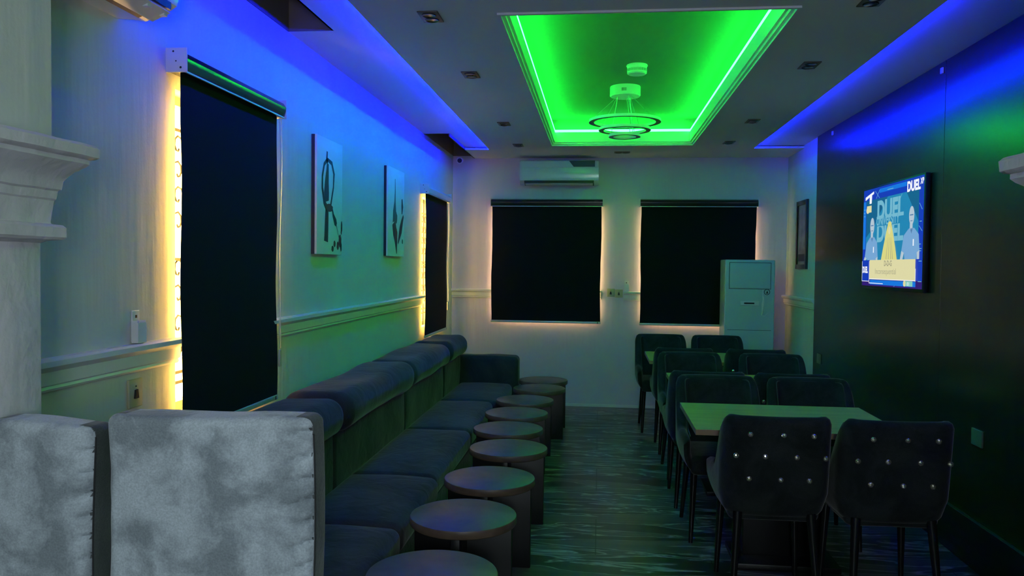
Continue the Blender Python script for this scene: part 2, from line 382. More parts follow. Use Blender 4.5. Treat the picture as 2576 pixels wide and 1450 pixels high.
ringbox(bm, -0.012, 0.004, ZC-0.010, ZC+0.02)
ringbox(bm, 0.004, 0.020, ZC+0.004, ZC+0.03)
ringbox(bm, 0.020, 0.034, ZC+0.022, ZC+0.118)
ringbox(bm, -0.05, 0.020, ZC+0.022, ZC+0.032)
structure('trim_1', bm, M['ceil'])
bm = bmesh.new(); ringbox(bm, 0.021, 0.033, ZC+0.1185, ZC+0.1405)
tag(finish('led_strip', bm, M['led_g'], smooth=0), 'green LED strip running round inside the raised ceiling tray above the chandelier', 'LED strip')
bm = box(bmesh.new(), CL+0.006, CL+0.020, 2.25, CE-0.01, ZC+0.005, ZC+0.016)
tag(finish('led_strip', bm, M['led_b'], smooth=0), 'blue LED strip along the left edge of the middle ceiling, facing the paintings wall', 'LED strip')
bm = box(bmesh.new(), CR-0.020, CR-0.009, 1.95, CE-0.01, ZC+0.005, ZC+0.016)
tag(finish('led_strip', bm, M['led_br'], smooth=0), 'blue LED strip along the right edge of the middle ceiling, facing the television wall', 'LED strip')

# ------------------------------------------------------------------ mouldings
RP = [(0, 0), (0.010, 0), (0.016, 0.008), (0.012, 0.016), (0.022, 0.022), (0.022, 0.060), (0.034, 0.070), (0.044, 0.078), (0.044, 0.094), (0.030, 0.100), (0, 0.100)]
def rail(name, p0, p1, nrm, z):
    bm = bmesh.new(); a, b_ = Vector((*p0, z)), Vector((*p1, z)); n = Vector((*nrm, 0)); rings = []
    for p in (a, b_): rings.append([bm.verts.new(p + n*q[0] + Vector((0, 0, q[1]))) for q in RP])
    for i in range(len(RP)-1): bm.faces.new((rings[0][i], rings[0][i+1], rings[1][i+1], rings[1][i]))
    bm.faces.new(rings[0]); bm.faces.new(list(reversed(rings[1])))
    structure(name, bm, M['trimw'])
rail('trim_2', (XL, YP1+0.01), (XL, 2.895), (1, 0), 1.142)
rail('trim_3', (XL, 3.71), (XL, 7.15), (1, 0), 1.152)
rail('trim_4', (XL, YB), (-1.13, YB), (0, -1), 1.170)
rail('trim_5', (0.262, YB), (0.49, YB), (0, -1), 1.162)
rail('trim_6', (-0.03, YB), (0.02, YB), (0, -1), 1.170)
rail('trim_7', (XR, 7.475), (XR, YB), (-1, 0), 1.150)
bm = box(bmesh.new(), XL+0.001, XR, YB-0.012, YB, 0, 0.028); structure('baseboard_back', bm, M['trimw'])
bm = box(bmesh.new(), XR-0.045, XR-0.02, YP1+0.01, 7.47, 0, 0.245, bev=0.002); structure('baseboard_right', bm, M['skirt'])

# ------------------------------------------------------------------ capitals and pilasters of the opening
CAPP = [(0.0, 1.570), (0.008, 1.575), (0.034, 1.578), (0.040, 1.584), (0.040, 1.606), (0.034, 1.612), (0.016, 1.614), (0.014, 1.618), (0.020, 1.668), (0.024, 1.672), (0.026, 1.690), (0.032, 1.694), (0.034, 1.712),
        (0.040, 1.722), (0.052, 1.736), (0.070, 1.748), (0.078, 1.756), (0.078, 1.766), (0.088, 1.768), (0.094, 1.773), (0.095, 1.794), (0.088, 1.801), (0.0, 1.803)]
def pilaster(sx, xin, dz):
    """sx +1: column whose open face looks to +x"""
    y0, y1 = 1.53, 1.70
    bm = bmesh.new()
    x0, x1 = sorted((xin-sx*0.25, xin))
    box(bm, x0, x1, y0, y1, 0, 1.80+dz, bev=0.006)
    col = finish('shaft', bm, M['stone'], None, 40)
    bm = bmesh.new(); rings = []
    for o, z in CAPP:
        x0, x1 = sorted((xin-sx*0.25, xin+sx*o)); rings.append([bm.verts.new(p) for p in ((x0, y0-o, z+dz), (x1, y0-o, z+dz), (x1, y1+o*0.78, z+dz), (x0, y1+o*0.78, z+dz))])
    for A, B in zip(rings, rings[1:]):
        for k in range(4): bm.faces.new((A[k], A[(k+1) % 4], B[(k+1) % 4], B[k]))
    bm.faces.new(rings[-1]); bm.faces.new(list(reversed(rings[0])))
    bmesh.ops.subdivide_edges(bm, edges=[e for e in bm.edges if e.calc_length() > 0.12], cuts=14, use_grid_fill=True)
    for v in bm.verts:
        d = nz(v.co, 16, 3)*0.0022; v.co += Vector((d*sx, d, d*0.6))
    cp = finish('capital', bm, M['stone'], None, 35)
    return col, cp
for sx, xin, dz, name, lb in ((1, -1.275, 0.0, 'pilaster', 'grey painted stone pilaster with moulded capital at the left edge of the opening'),
                              (-1, 0.922, -0.035, 'pilaster', 'stone pilaster at the right picture edge, only its capital tip showing')):
    t = thing(name, lb, 'pilaster', (0, 0, 0)); a, b_ = pilaster(sx, xin, dz); a.parent = t; b_.parent = t

# ------------------------------------------------------------------ windows
def window(n, P, w, z0, z1, pane, rz, scroll):
    """local x along the wall, local -y into the room, wall face at y=0"""
    t = bpy.data.objects.new('window_%d' % n, None); C.objects.link(t); t['kind'] = 'structure'
    t.location = P; t.rotation_euler = (0, 0, rz)
    bm = bmesh.new(); f = 0.035
    box(bm, 0, f, 0.07, 0.11, z0, z1); box(bm, w-f, w, 0.07, 0.11, z0, z1); box(bm, f, w-f, 0.07, 0.11, z0, z0+f); box(bm, f, w-f, 0.07, 0.11, z1-f, z1); box(bm, w/2-0.015, w/2+0.015, 0.07, 0.11, z0+f, z1-f)
    finish('window_frame', bm, M['winframe'], t, 0)
    bm = box(bmesh.new(), 0.002, w-0.002, 0.112, 0.118, z0+0.002, z1-0.002); finish('window_pane', bm, pane, t, 0)
    bm = bmesh.new()
    xs = [0.045+i*0.115 for i in range(int((w-0.06)/0.115)+1)]
    for x in xs: tube(bm, [(x, 0.045, z0+0.005), (x, 0.045, z1-0.005)], 0.006, 6)
    for z in (z0+0.12, z0+0.16, (z0+z1)/2-0.02, z1-0.14): box(bm, 0.003, w-0.003, 0.041, 0.049, z-0.006, z+0.006)
    if scroll:
        for x in xs[:-1]:
            for zc in (z0+0.30, z0+0.52, z1-0.45, z1-0.25):
                for s in (1, -1):
                    pts = [(x+0.057+s*0.045*(1-a/9)*math.cos(a*0.8), 0.045, zc+s*0.05+0.045*(1-a/12)*math.sin(a*0.8)) for a in range(8)]
                    tube(bm, pts, 0.004, 5)
    finish('window_grille', bm, M['grille'], t, 30)
LW, RW = PI/2, -PI/2
window(1, (XL, W1[0], 0), W1[1]-W1[0], W1[2], W1[3], M['pane_s'], LW, True)
window(2, (XL, W2[0], 0), W2[1]-W2[0], W2[2], W2[3], M['pane_s'], LW, True)
window(3, (B1[0], YB, 0), B1[1]-B1[0], B1[2], B1[3], M['pane_b'], 0, False)
window(4, (B2[0], YB, 0), B2[1]-B2[0], B2[2], B2[3], M['pane_b'], 0, False)

# ------------------------------------------------------------------ roller blinds
def blind(label, P, rz, w, zt, zb, gap, casemat, chain, sag=0.012, over=0.03, zch=1.05, seed=1.0):
    t = thing('roller_blind', label, 'roller blind', P, rz, 'roller blinds')
    d = gap+0.036; ch = 0.080
    # headrail with ribs
    prof = [(-0.002, zt+ch), (-0.035, zt+ch), (-d+0.012, zt+ch-0.012), (-d, zt+ch-0.030), (-d-0.002, zt+ch-0.034), (-d-0.001, zt+0.036), (-d, zt+0.030), (-d+0.006, zt+0.006), (-d+0.020, zt), (-0.002, zt)]
    bm = bmesh.new(); A = [[bm.verts.new((x, y, z)) for y, z in prof] for x in (-over, w+over)]
    for i in range(len(prof)): bm.faces.new((A[0][i], A[0][(i+1) % len(prof)], A[1][(i+1) % len(prof)], A[1][i]))
    bm.faces.new(A[0]); bm.faces.new(list(reversed(A[1])))
    cs = finish('headrail', bm, casemat, t, 25)
    bm = bmesh.new(); box(bm, -over+0.002, w+over-0.002, -d+0.004, -d+0.012, zt-0.005, zt+0.001)
    lab(finish('front_bead', bm, M['alu'], t, 0), 'thin silver bead under the headrail')
    for x in (-over-0.006, w+over):
        bm = bmesh.new(); rbox(bm, 0.003, -d/2, zt+ch/2, 0.006, d+0.006, ch+0.012, 0.0028, (1, 2, 2), 2)
        for yy, zz, r_ in ((-d+0.022, zt+0.012, 0.0045), (-0.03, zt+ch-0.008, 0.004), (-d/2, zt+ch/2-0.004, 0.003)):
            s_ = -1 if x < 0 else 1; xx = 0.003+s_*0.0035
            vs = [bm.verts.new((xx, yy+r_*math.cos(a*PI/4), zz+r_*math.sin(a*PI/4))) for a in range(8)]; bm.faces.new(vs).material_index = 1
        bm.normal_update()
        finish('end_cap', bm, [M['whitep'], M['blackp']], t, 30, (x, 0, 0))
    # fabric, dark in front; pale back added to bounce window light onto the wall
    bm = bmesh.new(); nx, nzz = 16, 40
    def fp(i, j, b_):
        u, v = i/nx, j/nzz; z = zt+0.02 + (zb-zt-0.02)*v
        wob = 0.004*math.sin(v*11+seed)*(1 if i in (0, nx) else 0.3) + sag*math.sin(PI*v)*((u-0.5)*0.3)
        e = (0.004*math.sin(v*7+seed*2)+0.003*noise.noise(Vector((v*9, seed, u))))
        x = u*w + (e if i in (0, nx) else 0)
        return (x, -gap + wob + (0.0008 if b_ else -0.0008), z)
    for b_ in (0, 1):
        g = [[bm.verts.new(fp(i, j, b_)) for j in range(nzz+1)] for i in range(nx+1)]
        for i in range(nx):
            for j in range(nzz): bm.faces.new((g[i][j], g[i+1][j], g[i+1][j+1], g[i][j+1])).material_index = b_
    finish('fabric', bm, [M['fabric_blk'], M['fabric_back']], t, 60, doubles=False)
    bm = bmesh.new(); rbox(bm, w/2, -gap, zb-0.011, w+0.012, 0.014, 0.024, 0.004, (1, 1, 1), 2)
    br = finish('bottom_rail', bm, M['alu'], t, 40)
    bm = box(bmesh.new(), w-0.030, w-0.022, -gap-0.009, -gap-0.0065, zb-0.020, zb-0.003); finish('rail_clip', bm, M['blackp'], br, 0)
    if chain:
        x0 = w+over*0.5
        bm = bmesh.new()
        for dx in (-0.010, 0.012):
            pts = [(x0+dx*(1-0.35*a/10)+0.004*math.sin(a), -gap-0.012-0.004*math.sin(a*0.7), zt-(zt-zch-0.05)*a/10) for a in range(11)]; tube(bm, pts, 0.0016, 6)
        finish('pull_chain', bm, M['whitep'], t, 60)
        bm = bmesh.new(); rbox(bm, x0, -gap-0.012, zch, 0.022, 0.012, 0.085, 0.0055, (1, 1, 2), 3)
        finish('chain_weight', bm, M['clearp'], t, 50)
    return t
G1 = 0.045
blind('tall black roller blind nearest the camera on the left wall', (XL, 2.856, 0), LW, 0.900, 2.243, 0.880, G1, M['case_blk'], True, zch=1.06, seed=1.0, over=0.020)
blind('black roller blind with a pale headrail at the far end of the left wall', (XL, 7.105, 0), LW, 1.02, 2.175, 0.880, G1, M['whitep'], True, zch=1.10, seed=2.2)
blind('black roller blind on the rear wall below the air conditioner', (-1.172, YB, 0), 0, 1.185, 2.175, 0.930, 0.05, M['case_blk'], False, seed=3.1, over=0.012)
blind('black roller blind on the rear wall partly hidden by the white floor standing cabinet', (0.437, YB, 0), 0, 1.20, 2.175, 0.925, 0.05, M['case_blk'], False, seed=4.3, over=0.012)

# ------------------------------------------------------------------ wall air conditioners
def split_ac(label, P, rz, w, h, d, open_vent, display=True):
    t = thing('air_conditioner', label, 'air conditioner', P, rz, 'wall air conditioners')
    prof = [(0, 0.0), (0, h), (-d+0.03, h), (-d+0.008, h-0.015), (-d, h-0.05), (-d, 0.055), (-d+0.006, 0.035)]
    prof += [(-d+0.03, 0.020), (-0.10, -0.012), (-0.06, -0.005)]
    bm = bmesh.new(); A = [[bm.verts.new((x, y, z)) for y, z in prof] for x in (0, w)]; n = len(prof)
    for i in range(n): bm.faces.new((A[0][i], A[0][(i+1) % n], A[1][(i+1) % n], A[1][i]))
    bm.faces.new(A[0]); bm.faces.new(list(reversed(A[1])))
    bmesh.ops.bevel(bm, geom=[e for e in bm.edges if abs(e.verts[0].co.x-e.verts[1].co.x) < 1e-6], offset=0.006, segments=2, affect='EDGES')
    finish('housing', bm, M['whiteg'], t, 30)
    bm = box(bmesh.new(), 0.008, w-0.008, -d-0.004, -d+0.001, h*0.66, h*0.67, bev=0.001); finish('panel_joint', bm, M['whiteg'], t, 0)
    # outlet slot and louvre under the front
    bm = bmesh.new(); quad(bm, [(0.05, -d+0.005, 0.030), (w-0.05, -d+0.005, 0.030), (w-0.05, -0.10, -0.0135), (0.05, -0.10, -0.0135)]); box(bm, 0.05, w-0.05, -d+0.001, -d+0.012, 0.010, 0.034)
    vt = finish('air_outlet', bm, M['blackp'], t, 0)
    bm = bmesh.new()
    pr = [(-d-0.002, -0.004), (-d+0.06, -0.030), (-d+0.062, -0.026), (-d, 0.000)] if open_vent else [(-d+0.004, 0.002), (-d+0.05, -0.016), (-d+0.052, -0.012), (-d+0.006, 0.006)]
    A = [[bm.verts.new((x, y, z)) for y, z in pr] for x in (0.06, w-0.06)]
    for i in range(4): bm.faces.new((A[0][i], A[0][(i+1) % 4], A[1][(i+1) % 4], A[1][i]))
    bm.faces.new(A[0]); bm.faces.new(list(reversed(A[1])))
    if open_vent:
        for k in range(7): box(bm, 0.08+k*(w-0.16)/6, 0.10+k*(w-0.16)/6, -d+0.008, -d+0.050, -0.016, 0.004)
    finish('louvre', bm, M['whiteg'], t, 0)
    return t
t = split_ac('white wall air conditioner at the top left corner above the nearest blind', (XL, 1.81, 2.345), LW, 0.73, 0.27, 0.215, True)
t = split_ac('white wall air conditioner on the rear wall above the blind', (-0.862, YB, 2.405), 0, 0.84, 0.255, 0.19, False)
bm = bmesh.new(); poly(bm, [(0.525, 0.242), (0.80, 0.242), (0.80, 0.178), (0.575, 0.178)], -0.1945, -0.1915)
lab(finish('dark_sticker', bm, simple('navy sticker', (0.02, 0.02, 0.10), 0.4), t, 0), 'dark slanted sticker on the upper right of the front')
bm = box(bmesh.new(), 0.48, 0.70, -0.1935, -0.1915, 0.112, 0.116); finish('badge', bm, M['alu'], t, 0)

# ------------------------------------------------------------------ small wall fittings
def plate(label, P, rz, w, h, mat, kind, group=None, edge=None):
    t = thing('wall_switch' if kind != 'socket' else 'wall_socket', label, 'switch' if kind != 'socket' else 'socket', P, rz, group)
    bm = bmesh.new(); rbox(bm, 0, -0.005, 0, w, 0.010, h, 0.003, (1, 1, 1), 2)
    finish('plate', bm, mat, t, 30)
    if kind == 'switch':
        bm = bmesh.new(); poly(bm, [(-0.008, 0.012), (0.004, 0.014), (0.011, -0.018), (-0.013, -0.018)], -0.016, -0.0095); finish('rocker', bm, M['blackp'], t, 0)
        bm = box(bmesh.new(), -0.003, 0.003, -0.0115, -0.0095, 0.022, 0.027); finish('indicator', bm, M['blackp'], t, 0)
    if kind == 'socket':
        for x, z, a, b_ in ((0, 0.016, 0.004, 0.010), (-0.013, -0.012, 0.009, 0.004), (0.013, -0.012, 0.009, 0.004)):
            bm = box(bmesh.new(), x-a/2, x+a/2, -0.0106, -0.0095, z-b_/2, z+b_/2); finish('socket_hole', bm, M['cream_line'], t, 0)
    return t
plate('cream isolator switch with dark rocker on the left wall below the chair rail', (XL, 2.617, 1.068), LW, 0.082, 0.100, M['cream_pl'], 'switch')
plate('cream switch on the rear wall, the one next to the left blind', (0.126, YB, 1.245), 0, 0.083, 0.088, M['cream_pl'], 'switch', 'switches between the rear blinds')
plate('cream switch on the rear wall, the one touching the white rail piece', (0.213, YB, 1.238), 0, 0.083, 0.088, M['cream_pl'], 'switch', 'switches between the rear blinds')
plate('dim socket low on the dark wall near the rear corner', (XR-0.02, 7.26, 0.735), RW, 0.10, 0.085, M['dim_pl'], 'socket', 'sockets on the dark wall')
plate('square socket low on the dark wall right of the front chairs', (XR-0.02, 4.29, 0.672), RW, 0.115, 0.085, M['dim_pl'], 'socket', 'sockets on the dark wall')
def holder(label, P, rz):
    t = thing('remote_holder', label, 'remote holder', P, rz, 'remote control holders')
    bm = bmesh.new(); rbox(bm, 0, -0.003, 0.055, 0.046, 0.006, 0.11, 0.0028, (1, 1, 1), 2); finish('back_plate', bm, M['whitep'], t, 30)
    bm = bmesh.new(); box(bm, -0.026, 0.026, -0.030, -0.027, 0, 0.068); box(bm, -0.026, -0.023, -0.027, -0.005, 0, 0.075); box(bm, 0.023, 0.026, -0.027, -0.005, 0, 0.075); box(bm, -0.026, 0.026, -0.030, -0.005, -0.003, 0)
    finish('cup', bm, M['whitep'], t, 0)
    bm = box(bmesh.new(), -0.005, 0.005, -0.0075, -0.0058, 0.084, 0.094); finish('screw', bm, M['blackp'], t, 0)
holder('white remote control holder on the left wall standing above the chair rail', (XL, 2.625, 1.248), LW)
holder('white remote control holder on the rear wall between the two blinds', (0.292, YB, 1.266), 0)
# bullet camera in the far left corner
t = thing('security_camera', 'small white security camera in the far left corner under the ceiling', 'camera', (-1.515, 8.50, 2.655))
bm = bmesh.new(); tube(bm, [(0, 0, 0), (0, 0.10, 0.012)], 0.036, 20, radii=[0.036, 0.030]); finish('body', bm, M['whitep'], t, 40)
bm = bmesh.new(); tube(bm, [(0, 0.002, 0), (0, -0.004, 0)], 0.025, 20); finish('lens', bm, M['blackp'], t, 40)
bm = bmesh.new(); tube(bm, [(0, 0.09, 0.012), (0, 0.177, 0.012)], 0.010, 10); finish('bracket', bm, M['whitep'], t, 40)
# little fixing clips at the top of the cladding
for i, (y, lb) in enumerate(((4.83, 'small white fixing clip at the top of the dark wall, right of the board joint'), (6.98, 'small white fixing clip at the top of the dark wall near the rear corner'))):
    bm = bmesh.new(); rbox(bm, 0, 0, 0, 0.012, 0.030, 0.035, 0.004, (1, 1, 1), 2)
    tag(finish('fixing_clip', bm, M['whitep'], None, 30, (XR-0.027, y, ZS-0.055)), lb, 'clip', 'clips on the dark wall')

# ------------------------------------------------------------------ downlights
def downlight():
    t = thing('downlight', '', 'downlight', (0, 0, 0), 0, 'twin downlights in the ceiling')
    bm = bmesh.new(); rbox(bm, 0, 0, -0.0035, 0.098, 0.160, 0.007, 0.003, (1, 1, 1), 2); finish('frame', bm, M['dlmetal'], t, 30)
    for y in (-0.036, 0.036):
        bm = bmesh.new(); lathe(bm, [(0.0, -0.0095), (0.026, -0.0095), (0.031, -0.011), (0.034, -0.0095), (0.034, -0.0065)], 24, 0, y)
        finish('lamp', bm, M['dldark'], t, 40)
    return t
dl0 = downlight()
DL = [(-0.807, 3.712, 'nearest twin downlight in the row left of the green tray'), (-0.802, 4.855, 'second twin downlight from the front in the row left of the green tray'),
      (-0.80, 6.55, 'third twin downlight in the row left of the green tray'), (-0.80, 7.717, 'rearmost twin downlight in the row left of the green tray'),
      (1.165, 3.63, 'nearest twin downlight in the row right of the green tray, cut by the picture top'), (1.181, 4.754, 'second twin downlight from the front in the row right of the green tray'),
      (1.193, 6.522, 'third twin downlight in the row right of the green tray'), (1.184, 7.621, 'rearmost twin downlight in the row right of the green tray'),
      (0.214, 8.238, 'twin downlight between the green tray and the rear wall')]
for i, (x, y, lb) in enumerate(DL):
    o = dl0 if i == 0 else copytree(dl0, (x, y, ZC)); o.location = (x, y, ZC); o['label'] = lb
    if i == 8: o.rotation_euler = (0, 0, PI/2)

# ------------------------------------------------------------------ chandelier, detector
t = thing('chandelier', 'three ring chandelier hanging on wires from the green lit ceiling tray', 'chandelier', (0.183, 6.38, ZT))
bm = bmesh.new(); lathe(bm, [(0, 0), (0.118, 0), (0.120, -0.006), (0.120, -0.070), (0.114, -0.078), (0, -0.078)], 48)
cn = finish('canopy', bm, M['whitep'], t, 35)
bm = bmesh.new()
for k in range(6):
    a = -PI/2-0.25+k*0.055; r_ = 0.1205; bmx = Vector((math.cos(a)*r_, math.sin(a)*r_, -0.042))
    tx = Vector((-math.sin(a), math.cos(a), 0))*0.0016
    quad(bm, [bmx-tx+Vector((0, 0, -0.012)), bmx+tx+Vector((0, 0, -0.012)), bmx+tx+Vector((0, 0, 0.012)), bmx-tx+Vector((0, 0, 0.012))])
finish('vent_slot', bm, M['blackp'], cn, 0)
for R_, z, wd, nw in ((0.283, -0.270, 0.040, 3), (0.205, -0.335, 0.038, 3), (0.125, -0.385, 0.034, 3)):
    bm = bmesh.new(); n = 72; rings = []
    for pr in ((R_, z+0.010), (R_, z-0.010), (R_-wd, z-0.010), (R_-wd, z+0.010)):
        rings.append([bm.verts.new((pr[0]*math.cos(2*PI*k/n), pr[0]*math.sin(2*PI*k/n), pr[1])) for k in range(n)])
    for i in range(4):
        A, B = rings[i], rings[(i+1) % 4]
        for k in range(n):
            bm.faces.new((A[k], A[(k+1) % n], B[(k+1) % n], B[k])).material_index = 1 if i == 1 else 0
    rg = finish('ring', bm, [M['whitep'], simple('ring diffuser off', (0.16, 0.20, 0.19), 0.5)], t, 35)
    for k in range(nw):
        a = 2*PI*k/nw+0.5+R_*3; bm = bmesh.new()
        tube(bm, [(0.06*math.cos(a), 0.06*math.sin(a), -0.076), ((R_-wd/2)*math.cos(a), (R_-wd/2)*math.sin(a), z+0.008)], 0.0022, 6)
        finish('suspension_wire', bm, M['silver'], rg, 0)
t = thing('smoke_detector', 'round ceiling detector in front of the chandelier in the green tray', 'detector', (0.243, 5.70, ZT))
bm = bmesh.new(); lathe(bm, [(0, 0), (0.072, 0), (0.075, -0.008), (0.070, -0.012), (0.068, -0.030)], 40); lathe(bm, [(0.068, -0.048), (0.069, -0.058), (0.060, -0.066), (0, -0.068)], 40)
finish('housing', bm, M['whitep'], t, 35)
bm = bmesh.new(); lathe(bm, [(0.062, -0.028), (0.062, -0.050)], 40)
for k in range(20):
    a = 2*PI*k/20; tube(bm, [(0.067*math.cos(a), 0.067*math.sin(a), -0.029), (0.067*math.cos(a), 0.067*math.sin(a), -0.049)], 0.003, 5)
finish('grille_band', bm, M['alu'], t, 35)

# ------------------------------------------------------------------ paintings
def stroke(bm, pts, mi, y=-0.0332):
    """pts = (x, z, halfwidth) ribbon of paint"""
    L, Rr = [], []
    for i, (x, z, hw) in enumerate(pts):
        a = pts[max(0, i-1)]; b_ = pts[min(len(pts)-1, i+1)]; dx, dz = b_[0]-a[0], b_[1]-a[1]; l = math.hypot(dx, dz) or 1
        L.append(bm.verts.new((x-dz/l*hw, y, z+dx/l*hw))); Rr.append(bm.verts.new((x+dz/l*hw, y, z-dx/l*hw)))
    for i in range(len(pts)-1):
        bm.faces.new((L[i], L[i+1], Rr[i+1], Rr[i])).material_index = mi
def blot(bm, cx, cz, rx, rz, mi, y=-0.0332):
    vs = [bm.verts.new((cx+rx*math.cos(a*PI/8)*(1+0.15*math.sin(a*2.3)), y, cz+rz*math.sin(a*PI/8))) for a in range(16)]; bm.faces.new(vs).material_index = mi
def painting(label, P, w, h, fn):
    t = thing('painting', label, 'painting', P, LW, 'canvases on the left wall')
    bm = box(bmesh.new(), 0, w, -0.032, 0, 0, h, bev=0.002)
    for f in bm.faces:
        if abs(f.normal.x) > 0.9 or abs(f.calc_center_median().x) < 0.003: f.material_index = 0
    finish('canvas', bm, [M['canvas']], t, 30)
    bm = box(bmesh.new(), -0.003, 0.0, -0.019, 0, 0.0, h); lab(finish('dark_edge', bm, M['canvas_edge'], t, 0), 'dark side edge of the canvas')
    bm = bmesh.new(); fn(bm); finish('painted_motif', bm, [M['inkd'], M['inkr'], M['inkg']], t, 0, doubles=False)
def art1(bm):
    # tall glass outline with stem, wine splash, drops
    stroke(bm, [(0.165, 0.60, 0.010), (0.160, 0.56, 0.012), (0.170, 0.53, 0.010)], 0)
    stroke(bm, [(0.170, 0.555, 0.012), (0.115, 0.52, 0.012), (0.085, 0.45, 0.012), (0.085, 0.38, 0.014), (0.120, 0.30, 0.018), (0.175, 0.26, 0.022)], 0)
    stroke(bm, [(0.170, 0.555, 0.010), (0.245, 0.54, 0.014), (0.285, 0.48, 0.014), (0.275, 0.40, 0.010), (0.245, 0.33, 0.010), (0.215, 0.26, 0.012)], 0)
    stroke(bm, [(0.175, 0.53, 0.016), (0.170, 0.48, 0.022), (0.160, 0.42, 0.032), (0.155, 0.36, 0.042), (0.165, 0.31, 0.030)], 0)
    blot(bm, 0.205, 0.275, 0.060, 0.024, 1, -0.0336)
    stroke(bm, [(0.165, 0.27, 0.026), (0.160, 0.20, 0.030), (0.155, 0.12, 0.032), (0.150, 0.075, 0.034)], 0)
    stroke(bm, [(0.255, 0.275, 0.008), (0.275, 0.235, 0.014), (0.315, 0.195, 0.024), (0.335, 0.180, 0.012)], 0)
    stroke(bm, [(0.330, 0.18, 0.003), (0.37, 0.12, 0.003), (0.385, 0.10, 0.002)], 0)
    for x, z, a, b_, m_ in ((0.43, 0.175, 0.014, 0.035, 0), (0.425, 0.145, 0.010, 0.020, 1), (0.40, 0.085, 0.025, 0.040, 1), (0.36, 0.055, 0.020, 0.026, 1), (0.30, 0.065, 0.018, 0.020, 1), (0.265, 0.035, 0.020, 0.018, 0), (0.42, 0.05, 0.014, 0.030, 0)): blot(bm, x, z, a, b_, m_)
def art2(bm):
    stroke(bm, [(0.20, 0.60, 0.006), (0.205, 0.50, 0.012), (0.20, 0.42, 0.020), (0.19, 0.35, 0.045), (0.20, 0.27, 0.065)], 2)
    stroke(bm, [(0.17, 0.26, 0.050), (0.20, 0.19, 0.055), (0.24, 0.12, 0.040), (0.25, 0.06, 0.020), (0.26, 0.02, 0.008)], 0)
    stroke(bm, [(0.42, 0.46, 0.016), (0.43, 0.40, 0.030), (0.42, 0.34, 0.012)], 0)
    stroke(bm, [(0.47, 0.33, 0.014), (0.42, 0.27, 0.030), (0.38, 0.21, 0.040), (0.33, 0.14, 0.020), (0.30, 0.10, 0.010)], 0)
    blot(bm, 0.22, 0.30, 0.05, 0.05, 2, -0.0336); blot(bm, 0.24, 0.17, 0.035, 0.05, 1, -0.0336); blot(bm, 0.44, 0.12, 0.02, 0.02, 2)
painting('canvas with dark glass and wine drops, the nearer of two on the left wall', (XL, 4.345, 1.583), 0.445, 0.675, art1)
painting('canvas with splashed dark strokes, the farther of two beside the far left blind', (XL, 5.86, 1.592), 0.50, 0.680, art2)
# small framed print on the right wall near the rear corner
t = thing('picture_frame', 'narrow looking black framed print on the right wall beyond the dark cladding', 'picture', (XR, 8.20, 1.525), RW)
bm = bmesh.new(); W_, H_ = 0.40, 0.665; f = 0.045
for a, b_, c_, d_ in ((0, f, 0, H_), (W_-f, W_, 0, H_), (f, W_-f, 0, f), (f, W_-f, H_-f, H_)): box(bm, a, b_, -0.022, 0, c_, d_, bev=0.002)
finish('frame', bm, M['frame_blk'], t, 30)
bm = box(bmesh.new(), f, W_-f, -0.012, -0.004, f, H_-f); finish('print', bm, M['print_gr'], t, 0)
bm = box(bmesh.new(), f+0.03, W_-f-0.03, -0.0135, -0.0115, f+0.03, f+0.10); finish('caption_panel', bm, M['canvas_edge'], t, 0)

# ------------------------------------------------------------------ television
TVW, TVH = 1.105, 0.716
t = thing('television', 'flat screen television on the dark right wall showing a blue quiz show', 'television', (1.905, 6.052, 1.392), RW)
bm = box(bmesh.new(), 0, TVW, 0, 0.030, 0, TVH, bev=0.004); body = finish('casing', bm, M['blackp'], t, 30)
bm = bmesh.new(); box(bm, TVW/2-0.16, TVW/2+0.16, 0.028, 0.037, TVH/2-0.14, TVH/2+0.14); finish('wall_bracket', bm, M['blackp'], t, 0)
def em(name, c, s=1.0): return emis(name, c, s)
SC = [em('screen deep blue', (0.010, 0.055, 0.62), 0.75), em('screen teal', (0.02, 0.27, 0.52), 0.85), em('screen pale teal', (0.20, 0.55, 0.72), 0.85), em('screen shirt blue', (0.20, 0.42, 0.72), 0.9),
      em('screen skin pale', (0.50, 0.62, 0.72), 0.9), em('screen yellow', (0.72, 0.70, 0.24), 0.95), em('screen cream', (0.76, 0.72, 0.40), 0.95), em('screen white', (0.85, 0.88, 0.95), 1.05),
      em('screen purple', (0.05, 0.015, 0.28), 0.6), em('screen bright blue', (0.01, 0.20, 0.80), 0.9), em('screen tan text', (0.50, 0.48, 0.30), 0.8), em('screen shade', (0.10, 0.25, 0.50), 0.8), em('screen dark teal', (0.01, 0.15, 0.33), 0.8), em('screen mint', (0.25, 0.65, 0.55), 0.9)]
bm = bmesh.new()
def S(pts, mi, lay): # pts in 0..1 from top left
    vs = [bm.verts.new((0.012+p[0]*(TVW-0.024), -0.0005-0.0004*lay, 0.022+(1-p[1])*(TVH-0.034))) for p in pts]; bm.faces.new(vs).material_index = mi
def SR(x0, y0, x1, y1, mi, lay): S([(x0, y0), (x1, y0), (x1, y1), (x0, y1)], mi, lay)
SR(0, 0, 1, 1, 0, 0); SR(0, 0.93, 1, 1, 8, 1); SR(0.0, 0.12, 0.05, 0.62, 9, 1); SR(0.30, 0.02, 0.75, 0.06, 9, 1)
SR(0.06, 0.115, 0.935, 0.735, 1, 2)
S([(0.06, 0.115), (0.45, 0.115), (0.20, 0.40), (0.06, 0.5)], 12, 3); S([(0.75, 0.115), (0.935, 0.115), (0.935, 0.4)], 12, 3)
def circ(cx, cy, rx, ry, mi, lay, n=24): S([(cx+rx*math.cos(2*PI*k/n), cy+ry*math.sin(2*PI*k/n)) for k in range(n)], mi, lay)
